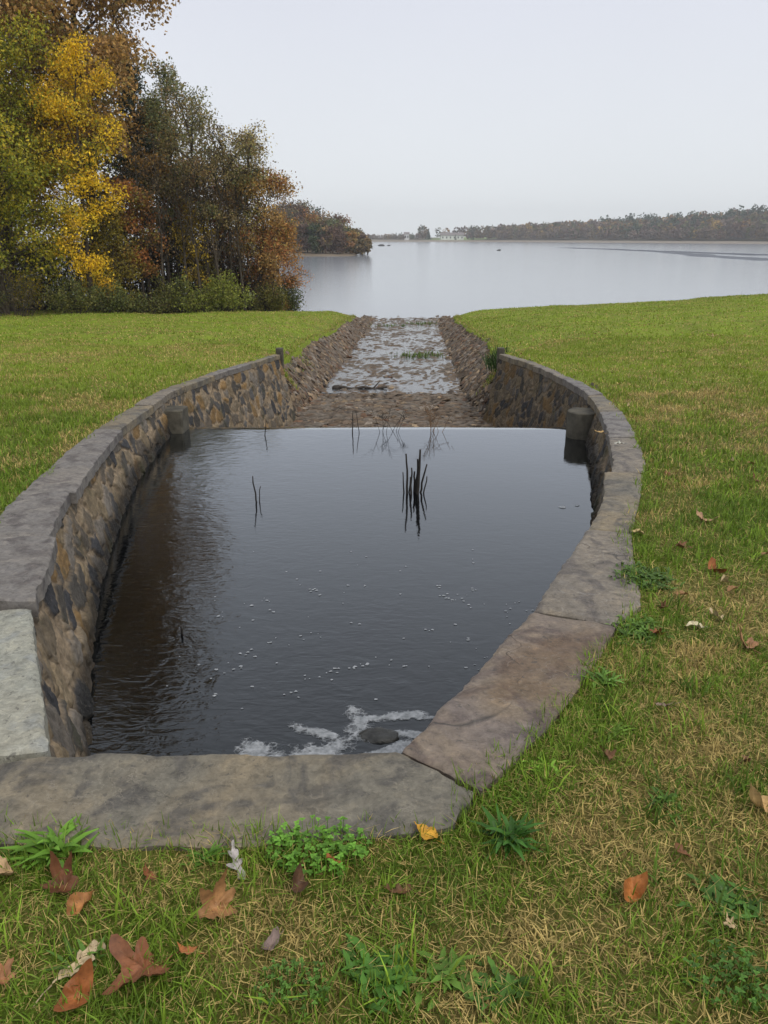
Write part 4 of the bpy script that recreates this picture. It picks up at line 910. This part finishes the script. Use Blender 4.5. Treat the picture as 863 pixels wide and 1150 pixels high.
tree('ash_tree', 'grey green tree with dark forked leaning stems in the middle of the wood edge', 'tree', at(236, 46), 46, 10.6, 2.3, 7, GRGN+BRWN, 9000, .13, .5, .25, (.7, 0), 'round', .1, .35, 20, .08, stems=3)
tree('birch_tree', 'thin nearly bare tree with pale yellow leaves against the sky', 'tree', at(280, 48), 48, 9.6, 2.4, 8, [(214, 196, 120), (200, 182, 108), (186, 166, 100)], 3200, .12, .3, .09, (.4, 0), 'vase', .15, .3, 16, .25, up=.8)
tree('oak_tree', 'russet leaved tree near the lake end of the wood', 'tree', at(294, 47.5), 47.5, 7.4, 2.4, 9, RUST+ORNG, 10000, .13, .2, .13, (.5, 0), 'round', .15, .32, 18, .05)
tree('oak_tree', 'low orange brown tree leaning over the lake at the end of the wood', 'tree', at(312, 48.5), 48.5, 5.2, 1.9, 10, ORNG+[(186, 142, 80), (164, 128, 72), (150, 124, 70)], 9000, .12, .06, .11, (.5, .2), 'round', .25, .3, 18, .02)
tree('maple_tree', 'small orange leaved tree in the shade behind the golden tree', 'tree', at(164, 45), 45, 6.8, 1.5, 11, ORNG+[(130, 120, 56)], 5500, .14, .35, .1, (0, -.3), 'round', .2, .3, 14, .1)
tree('maple_tree', 'small yellow green tree standing in front of dark trunks', 'tree', at(134, 43.5), 43.5, 5.4, 1.7, 12, [(142, 132, 54), (152, 138, 54), (130, 118, 54), (164, 136, 58)], 6500, .13, .12, .09, (.1, 0), 'round', .2, .3, 16, .03)
tree('maple_tree', 'slim tree with a hanging tuft of yellow leaves, middle of the wood edge', 'tree', at(222, 45.5), 45.5, 5.6, 1.2, 13, [(194, 164, 56), (176, 148, 56), (140, 124, 60)], 2600, .13, .3, .08, (.2, 0), 'round', .4, .28, 12, .3)
tree('oak_tree', 'reddish brown tree behind the forked grey green stems', 'tree', at(236, 50), 50, 8.0, 2.6, 14, [(152, 104, 68), (140, 98, 66), (124, 94, 66)], 7500, .16, .2, .14, (0, 0), 'round', .1, .4, 16, .1)
tree('oak_tree', 'dusky brown tree in the depth of the wood behind the golden tree', 'tree', at(112, 53), 53, 13.5, 3.8, 15, BRWN, 13000, .2, .12, .2, (0, 0), 'round', .1, .5, 18, .05)
tree('oak_tree', 'dusky brown tree in the depth of the wood behind the pine', 'tree', at(196, 54), 54, 11.5, 3.2, 16, BRWN, 11000, .2, .12, .18, (0, 0), 'round', .1, .5, 18, .05)
tree('oak_tree', 'brown twiggy tree behind the russet one near the lake', 'tree', at(270, 52), 52, 8.6, 2.6, 17, BRWN+[(138, 108, 74)], 8500, .17, .12, .15, (.3, 0), 'round', .1, .4, 16, .05)
tree('oak_tree', 'dark brown tree deep behind the olive tree at the left margin', 'tree', at(20, 54), 54, 16, 4.8, 18, BRWN, 15000, .22, .12, .25, (0, 0), 'round', .1, .55, 18, .05)
tree('oak_tree', 'brown oak left of the olive tree, mostly outside the photo', 'tree', at(-110, 42), 42, 26, 7.0, 19, RUST, 22000, .3, .2, .3, (0, 0), 'round', .1, .5, 18, .05)

for i, (px, y, h) in enumerate([(150, 45, 8.5), (172, 45.5, 9), (186, 44.8, 7.5), (196, 46, 9.5), (214, 45, 8), (228, 44.9, 7.5), (250, 45.2, 7.5), (262, 46.3, 8), (276, 46, 6.5), (92, 44.5, 9)]):
    tree('bare_tree', 'slender dark nearly leafless tree standing at the front of the wood', 'tree', at(px, y), y, h, 1.25, 80+i, [(120, 100, 70), (104, 92, 66)], 260, .13, .35, .1, (random.uniform(-.6, .8), 0), 'vase', .0, .3, 10, .5, up=.85, group='slender bare trees in the wood')

# shrubs along the wood edge
def shrub(label, px, y, h, w, seed, pal, n=2600, ls=.11, bare=.0):
    x = at(px, y); z0 = float(G(np.array([x]), np.array([y]))[0])-.05; r = np.random.default_rng(seed); wood = MB(); P = []; pal = np.array([S(*c) for c in pal]); col = []
    ns = 34
    for i in range(ns):
        a = r.uniform(0, 6.3); q = math.sqrt(r.random()); top = np.array([math.cos(a)*q*w, math.sin(a)*q*w*.6, h*(1-.55*q*q)*r.uniform(.7, 1.08)]); b = np.array([top[0]*.35, top[1]*.35, 0.])
        md = (b+top)/2+r.normal(size=3)*.08; wood.tube([b, md, top], [.014, .010, .004], 4, None, False); tn = r.random()
        if r.random() < bare: continue
        k = n//ns; u = r.uniform(.25, 1.05, k)[:, None]; P.append(b*(1-u)+top*u+r.normal(size=(k, 3))*[.16, .16, .13]); ci = np.clip((tn*.7+r.random(k)*.4)*len(pal)*.95, 0, len(pal)-1).astype(int); col.append(pal[ci]*r.uniform(.6, 1.35, k)[:, None])
    root = empty('shrub', (x, y, z0), label, 'shrub', 'shrubs along the wood edge'); wood.build('stems', M['bark'], root); mb = MB(); P = np.vstack(P); P[:, 2] = np.maximum(P[:, 2], .02); leaf_cloud(mb, P, ls, np.vstack(col), r); mb.build('foliage', M['leaf'], root)
YG = [(136, 144, 62), (150, 154, 68), (124, 134, 60), (158, 156, 76)]; DG = [(102, 110, 60), (114, 118, 62), (92, 100, 58), (126, 122, 66)]
shrub('large rounded lime green bush at the foot of the wood near the lake', 257, 44.5, 2.2, 1.5, 31, YG, 4200)
shrub('pale olive bush right of the large lime green bush', 303, 46, 1.7, 1.3, 32, [(116, 112, 54), (104, 104, 52), (126, 118, 60)], 3000)
shrub('dark green low bush hanging over the lake edge', 326, 48.5, 2.4, .8, 33, [(70, 84, 40), (84, 92, 44), (104, 98, 46)], 2200)
shrub('upright thin olive bush left of the large lime green bush', 205, 44.5, 2.4, .9, 34, YG+DG, 1800)
shrub('low bush of mixed green at the foot of the forked trees', 226, 44.2, 1.4, 1.0, 35, DG+YG, 2000)
shrub('dull green bush under the small yellow green tree', 126, 41.2, 1.8, 1.5, 36, DG, 2800)
shrub('green bramble heap under the drooping golden sprays', 88, 40.2, 2.1, 1.6, 37, DG+[(110, 108, 50)], 3000)
shrub('brown twiggy brush pile at the left margin of the lawn', 22, 39.2, 2.5, 2.0, 38, [(104, 92, 66), (92, 82, 60), (86, 88, 50)], 1700, .10, .35)
shrub('straggly olive bush at the far left edge of the wood', -25, 39.2, 2.4, 1.6, 39, DG+[(120, 100, 60)], 2200)
shrub('low green brush between dark trunks behind the lawn', 165, 43.2, 1.3, 1.3, 40, DG+[(100, 88, 50)], 2000)
shrub('thin upright bush in front of the pale gap between trunks', 185, 44.2, 2.2, .7, 41, [(110, 110, 50), (96, 98, 48), (120, 116, 60)], 1500)
shrub('taller pale bush behind the large lime green bush', 238, 46, 3.4, 1.1, 42, [(110, 104, 52), (124, 116, 58), (96, 92, 50)], 2200)

# twiggy undergrowth that fills the wood below the crowns
mb = MB(); ur = np.random.default_rng(77); ub = np.array([S(74, 62, 48), S(60, 54, 44), S(92, 76, 56), S(70, 72, 46), S(84, 60, 44)])
for i in range(1500):
    y = ur.uniform(45.5, 56); x = ur.uniform(at(-60, y), at(318, y)-.3); z = float(G0(np.array([x]), np.array([y]))[0])-.1; h = ur.uniform(1.2, 4.6)*(1-.5*sstep(at(250, y), at(330, y), x)); l = ur.normal(size=2)*.18*h
    P = np.array([(x, y, z), (x+l[0]*.4, y+l[1]*.4, z+h*.55), (x+l[0], y+l[1], z+h)]); mb.tube(P, [ur.uniform(.012, .04), .014, .006], 4, np.array(S(66, 58, 50))*ur.uniform(.6, 1.2), False)
n = 16000; y = ur.uniform(46, 57, n); x = at(-60, y)+ur.random(n)*(at(312, y)-at(-60, y)); hmax = 3.8*(1-.45*sstep(-9, -6, x)); P = np.c_[x, y, G0(x, y)+ur.random(n)**.8*hmax*(.6+.8*fbm(x*.5, y*.5, seed=5))]
leaf_cloud(mb, P, .2, ub[ur.integers(5, size=n)]*ur.uniform(.5, 1.3, n)[:, None], ur)
tag(mb.build('undergrowth', M['leaf']), 'tangled brown brush filling the wood below the crowns', 'undergrowth', kind='stuff')

# ------------------------------------------------------------------ wooded point across the bay on the left
gx, gy = np.meshgrid(np.linspace(-120, 6, 60), np.linspace(190, 340, 50))
tipx = -4.2
Zh = ZL-1.2+np.minimum(1.9, .35*np.maximum(0, (tipx-gx)))*sstep(205, 228, gy+(gx+5)*-.0)*sstep(335, 300, gy)+sstep(-8, -70, gx)*2*sstep(215, 260, gy)+(fbm(gx*.2, gy*.2, seed=6)-.5)*.7
mb = MB(); mb.grid(np.dstack([gx, gy, Zh]), S(116, 104, 88)); tag(mb.build('wooded_point', M['hill'], smooth=True), 'low stony point of land across the bay on the left', 'headland', kind='structure')
PALS = [BRWN+[(124, 100, 70)], ORNG+BRWN, RUST, GRGN, [(70, 84, 56), (82, 92, 58), (60, 74, 52)], [(122, 98, 84), (112, 92, 80), (104, 84, 70)]]
pn = ['brown bare topped', 'orange brown', 'rust coloured', 'grey green', 'dark green', 'greyish pink']
def far_tree(x, y, z, h, w, k, seed, label, n=1500, ls=.6):
    r = np.random.default_rng(seed); pal = np.array([S(*c) for c in PALS[k]]); wood = MB()
    wood.tube([(0, 0, 0), (r.normal()*.2, 0, h*.5), (r.normal()*.4, 0, h*.9)], [.22, .15, .05], 6)
    for _ in range(9):
        f = r.uniform(.2, .8); a = r.uniform(0, 6.3); p = np.array([0, 0, h*f]); wood.tube([p, p+[math.cos(a)*w*.5, math.sin(a)*w*.5, h*.13], p+[math.cos(a)*w*.8, math.sin(a)*w*.8, h*.17]], [.09, .06, .02], 4, None, False)
    nb = 22; bz = r.uniform(.18, .95, nb); ba = r.uniform(0, 6.3, nb); br_ = w*np.sin(np.pi*np.clip(.1+.82*bz, 0, 1))**.6*r.uniform(.3, 1., nb)
    B = np.c_[br_*np.cos(ba), br_*np.sin(ba), h*bz]; k_ = r.integers(nb, size=n); P = B[k_]+r.normal(size=(n, 3))*[w*.22, w*.22, h*.06]
    tn = r.integers(len(pal), size=nb)[k_]; mb = MB(); leaf_cloud(mb, P, ls, pal[tn]*.82*r.uniform(.75, 1.2, n)[:, None], r, 0, 1.4)
    root = empty('shore_tree', (x, y, z), label, 'tree', 'trees on the wooded point across the bay'); wood.build('trunk', M['bark'], root); mb.build('crown', M['far'], root); return root
ptr = []; fr2 = np.random.default_rng(33)
specs = []
for i in range(36):
    row = i//12; u = (i % 12)/11.; px = 322+u*90+fr2.normal()*2.2+(-3 if row else 0)
    yb = (226+(1-u)*8, 246, 275)[row]; specs.append((px, yb+fr2.normal()*3, (9.0 if row == 0 else 11.5 if row == 1 else 13.5)*(1.16-.72*u**1.4)*fr2.uniform(.85, 1.12), i))
last = {}
NB = ['at its tip', 'near its tip', 'right of its middle', 'in its middle', 'left of its middle', 'beside the lake wood']
used_l = set()
for (px, yb, h, i) in specs:
    k = [0, 5, 5, 2, 3, 0, 1, 0, 4, 5][(i*7+i//12) % 10] % 6; x = (px-431.5)/880*yb*.965
    pos = NB[min(5, max(0, int((412-px)/15)))]; row = ['front row', 'middle row', 'back row'][i//12]; size = 'short' if h < 8.2 else 'tall' if h > 11 else 'medium'
    lab = f'{size} {pn[k]} tree, {row} on the point, {pos}'
    slim = .40
    if lab in used_l: lab = 'narrow '+lab; slim = .27
    used_l.add(lab); far_tree(x, yb, float(ZL+.2+.35*(i//12)), h, h*slim, k, 600+i, lab)

# ------------------------------------------------------------------ far shore: wooded hillside, embankment and houses
SH = np.array([(-140, 900), (0, 890), (70, 880), (110, 860), (190, 760), (285, 610), (420, 500), (640, 430)], float)
dsh = np.r_[0, np.cumsum(np.linalg.norm(np.diff(SH, axis=0), axis=1))]
def shore_pt(u): return np.c_[np.interp(u, dsh, SH[:, 0]), np.interp(u, dsh, SH[:, 1])]
def rise(u): return np.interp(u, [0, 140, 215, 260, 330, 430, 560, 680, 900, 1100], [1.5, 1.5, 3, 6, 9, 14, 20, 26, 29, 29])
U, D = np.meshgrid(np.linspace(0, dsh[-1], 90), np.r_[-12, 0, 4, 9, 15, 30, 50, 80, 120, 180, 260, 420])
base_ = shore_pt(U.ravel()).reshape(*U.shape, 2); tn = np.gradient(shore_pt(np.linspace(0, dsh[-1], 90)), axis=0); tn /= np.linalg.norm(tn, axis=1)[:, None]; nrm = np.c_[-tn[:, 1], tn[:, 0]]
for _ in range(12): nrm[1:-1] = (nrm[:-2]+nrm[1:-1]*2+nrm[2:])/4
nrm = np.where(nrm[:, 1:] < 0, -nrm, nrm)
hx = base_[..., 0]+nrm[None, :, 0]*D; hy = base_[..., 1]+nrm[None, :, 1]*D
def hill_z(u, d): return ZL-1+np.clip(d+12, 0, 16)*.16+rise(u)*sstep(5, 150, d)
Zh = hill_z(U, D)+(fbm(hx*.03, hy*.03, seed=3)-.5)*2*sstep(20, 90, D)
bank = np.array(S(134, 124, 112)); fl = np.array(S(84, 78, 58)); t = sstep(8, 14, D)[..., None]
lawnm = (sstep(178, 190, U)*sstep(238, 226, U)*sstep(6, 14, D))[..., None]
C = bank*(1-t)+fl*t; C = C*(1-lawnm)+np.array(S(122, 140, 84))*lawnm
mb = MB(); mb.grid(np.dstack([hx, hy, Zh]), C); tag(mb.build('hills', M['hill'], smooth=True), 'low wooded hillside and bare shoreline across the lake', 'hills', kind='structure')
mb = MB(); hr = np.random.default_rng(55)
def crown_cloud(x, y, z, h, w, pal, n):
    P = hr.normal(size=(n, 3)); P /= np.linalg.norm(P, axis=1)[:, None]; P *= (hr.uniform(.55, 1.05, n))[:, None]; P[:, 2] = np.where(P[:, 2] < -.55, -.55, P[:, 2])
    P = P*[w, w, h*.5]+[x, y, z+h*.52]; leaf_cloud(mb, P, w*.5, pal[hr.integers(len(pal), size=n)]*hr.uniform(.78, 1.2, n)[:, None]*hr.uniform(.85, 1.15), hr, 0, 1.3)
FP = [np.array([S(*c) for c in p])*1.05 for p in ([(112, 94, 66), (102, 88, 64)], [(136, 104, 62), (124, 96, 60)], [(86, 90, 58), (94, 92, 58)], [(66, 82, 58), (58, 74, 54)], [(148, 122, 64), (140, 112, 58)], [(108, 84, 70), (98, 82, 72)], [(104, 92, 80), (112, 96, 84)])]
for i in range(2600):
    u = hr.uniform(0, dsh[-1]); d = 10+190*hr.random()**1.2
    if 180 < u < 226 and d < 60: continue
    if u < 226 and d > 70: continue
    p = shore_pt(np.array([u]))[0]; j = min(89, int(u/dsh[-1]*89.99)); q = p+nrm[j]*d; z = float(hill_z(np.array(u), np.array(d)))
    pine = vnoise(np.array([q[0]*.012]), np.array([q[1]*.02]), seed=61)[0] > .66
    k = 3 if pine and hr.random() < .75 else [0, 1, 2, 0, 4, 5, 6, 2, 5, 6][hr.integers(10)]
    if d < 16: k = [6, 5, 0][hr.integers(3)]
    s = hr.uniform(.75, 1.2)*(.45 if u < 172 else .8 if d < 18 else 1.); crown_cloud(q[0], q[1], z, (12.5 if k != 3 else 15)*s, (5.2 if k != 3 else 3.8)*s, FP[k], 72)
tag(mb.build('forest', M['far']), 'autumn forest covering the far hillside', 'forest', kind='stuff')
for (u, d, h, w, lab) in [(185, 22, 11, 5, 'dark green pine standing left of the white building across the lake'), (226, 26, 13, 5.5, 'dark green pine standing right of the white building across the lake'), (214, 15, 6, 1.7, 'small dark conifer on the lawn before the white building across the lake')]:
    p = shore_pt(np.array([u]))[0]; j = int(u/dsh[-1]*89.99); q = p+nrm[j]*d; z = float(hill_z(np.array(u), np.array(d))); r = np.random.default_rng(int(u)); n = 260
    t = r.random(n)**.7; a = r.uniform(0, 6.3, n); P = np.c_[np.cos(a)*w*(1-.75*(1-t))*r.uniform(.3, 1, n)*t, np.sin(a)*w*t*r.uniform(.3, 1, n), h*(1.05-t)]
    root = empty('pine_tree', (q[0], q[1], z), lab, 'pine tree', 'pines by the white building'); mb = MB(); leaf_cloud(mb, P, w*.34, np.tile(FP[3][0], (n, 1))*r.uniform(.6, 1.2, n)[:, None], r); mb.build('crown', M['far'], root); mb = MB(); mb.tube([(0, 0, 0), (0, 0, h*.8)], [.3, .1], 6); mb.build('trunk', M['bark'], root)
def house(u, d, w, h, dep, rh, nwin, label, name):
    p = shore_pt(np.array([u]))[0]; j = int(u/dsh[-1]*89.99); q = p+nrm[j]*d; z = float(hill_z(np.array(u), np.array(d)))-.3; root = empty(name, (q[0], q[1], z), label, 'building')
    mb = MB(); mb.box(-w/2, w/2, -dep/2, dep/2, 0, h); mb.build('wall', M['white'], root)
    mb = MB(); e = .6; V = [(-w/2-e, -dep/2-e, h+.01), (w/2+e, -dep/2-e, h+.01), (w/2+e, dep/2+e, h+.01), (-w/2-e, dep/2+e, h+.01), (-w/2-e, 0, h+rh), (w/2+e, 0, h+rh)]
    mb.add(V, [(0, 1, 5, 4), (2, 3, 4, 5), (3, 2, 1, 0)], [(1, 2, 5), (3, 0, 4)]); mb.build('roof', M['roof'], root)
    for i in range(nwin):
        cx_ = -w/2+w*(i+.5)/nwin; mb = MB(); mb.box(cx_-.6, cx_+.6, -dep/2-.06, -dep/2+.05, h*.35, h*.75); mb.build('window', M['glass'], root)
house(206, 34, 25, 4.8, 12, 3.0, 6, 'long low white building on a green lawn across the lake', 'white_building')
house(163, 16, 5, 6.5, 6, 2.0, 2, 'tiny white house on the far shore left of the long white building', 'white_house')
for (x, y, s, lab) in [(-1.5, 470, 2.2, 'larger dark rock in the lake off the wooded point'), (2.8, 476, 1.2, 'smaller dark rock in the lake beside the larger one'), (43, 310, 1.1, 'lone dark rock low in the open lake')]:
    V, F = rock_mesh(int(s*10), 2); mb = MB(); mb.add(V*[s, s*.6, s*.5]+[x, y, ZL+.05], None, F); tag(mb.build('lake_rock', M['wetrock'], loc=(x, y, ZL)), lab, 'rock', 'rocks in the lake')

# ------------------------------------------------------------------ haze
mb = MB(); mb.box(-1600, 1600, -80, 1600, -7, 48); hz = mb.build('haze', None or M['white']); hz.data.materials.clear()
k = NT('thin lake haze'); vol = k.n('ShaderNodeVolumePrincipled'); vol.inputs['Color'].default_value = (.95, .97, 1., 1); vol.inputs['Density'].default_value = .00036; vol.inputs['Anisotropy'].default_value = .2
k.t.links.new(vol.outputs[0], k.out.inputs['Volume']); hz.data.materials.append(k.m); tag(hz, 'thin grey haze over the lake', 'haze', kind='stuff')

# ------------------------------------------------------------------ overcast sky, soft sun, camera
w = bpy.data.worlds.new('World'); scene.world = w; w.use_nodes = True; nt = w.node_tree; nt.nodes.clear()
out = nt.nodes.new('ShaderNodeOutputWorld'); bg = nt.nodes.new('ShaderNodeBackground'); sky = nt.nodes.new('ShaderNodeTexSky'); sky.sky_type = 'NISHITA'; sky.sun_disc = False; sky.sun_elevation = SUN_EL; sky.sun_rotation = SUN_AZ
hsv = nt.nodes.new('ShaderNodeHueSaturation'); hsv.inputs['Saturation'].default_value = .25; nt.links.new(sky.outputs[0], hsv.inputs['Color'])
tc = nt.nodes.new('ShaderNodeTexCoord'); sp = nt.nodes.new('ShaderNodeSeparateXYZ'); nt.links.new(tc.outputs['Generated'], sp.inputs[0])
rp = nt.nodes.new('ShaderNodeValToRGB'); e = rp.color_ramp.elements; nt.links.new(sp.outputs[2], rp.inputs[0])
e[0].position = 0.; e[0].color = (.75, .785, .80, 1); e[1].position = .24; e[1].color = (.665, .69, .765, 1)
for p_, c_ in ((.34, (.70, .73, .80, 1)), (.6, (.74, .77, .84, 1)), (1., (.78, .81, .88, 1))):
    q = e.new(p_); q.color = c_
nz = nt.nodes.new('ShaderNodeTexNoise'); nz.inputs['Scale'].default_value = 1.6; nz.inputs['Detail'].default_value = 4; nt.links.new(tc.outputs['Generated'], nz.inputs['Vector'])
mr = nt.nodes.new('ShaderNodeMapRange'); mr.inputs[1].default_value = .3; mr.inputs[2].default_value = .7; mr.inputs[3].default_value = .97; mr.inputs[4].default_value = 1.03; nt.links.new(nz.outputs[0], mr.inputs[0])
sc_ = nt.nodes.new('ShaderNodeVectorMath'); sc_.operation = 'SCALE'; nt.links.new(rp.outputs[0], sc_.inputs[0]); nt.links.new(mr.outputs[0], sc_.inputs['Scale'])
s10 = nt.nodes.new('ShaderNodeVectorMath'); s10.operation = 'SCALE'; s10.inputs['Scale'].default_value = 10.; nt.links.new(sc_.outputs[0], s10.inputs[0])
mx = nt.nodes.new('ShaderNodeMix'); mx.data_type = 'RGBA'; mx.inputs[0].default_value = .92; nt.links.new(hsv.outputs[0], mx.inputs[6]); nt.links.new(s10.outputs[0], mx.inputs[7])
nt.links.new(mx.outputs[2], bg.inputs[0]); bg.inputs[1].default_value = .1; nt.links.new(bg.outputs[0], out.inputs[0])
sl = bpy.data.lights.new('sun', 'SUN'); sl.energy = 1.5; sl.angle = R(25); sl.color = (1, .95, .88); so = bpy.data.objects.new('sun', sl); COL.objects.link(so)
so.rotation_euler = (math.pi/2-SUN_EL, 0, math.pi-SUN_AZ)
cam = bpy.data.cameras.new('camera'); co = bpy.data.objects.new('camera', cam); COL.objects.link(co); co.location = (0, 0, 1.6); co.rotation_euler = (R(90-19.35), 0, 0)
cam.sensor_fit = 'VERTICAL'; cam.sensor_height = 36; cam.lens = 36*880/1150; cam.clip_start = .05; cam.clip_end = 5000
scene.camera = co
vs = scene.view_settings; vs.view_transform = 'Standard'; vs.look = 'None'; vs.exposure = .22; vs.gamma = 1; vs.use_curve_mapping = False
scene.render.engine = 'CYCLES'; cy = scene.cycles; cy.use_denoising = True; cy.max_bounces = 6; cy.diffuse_bounces = 3; cy.glossy_bounces = 3; cy.transmission_bounces = 3; cy.volume_bounces = 0; cy.transparent_max_bounces = 6
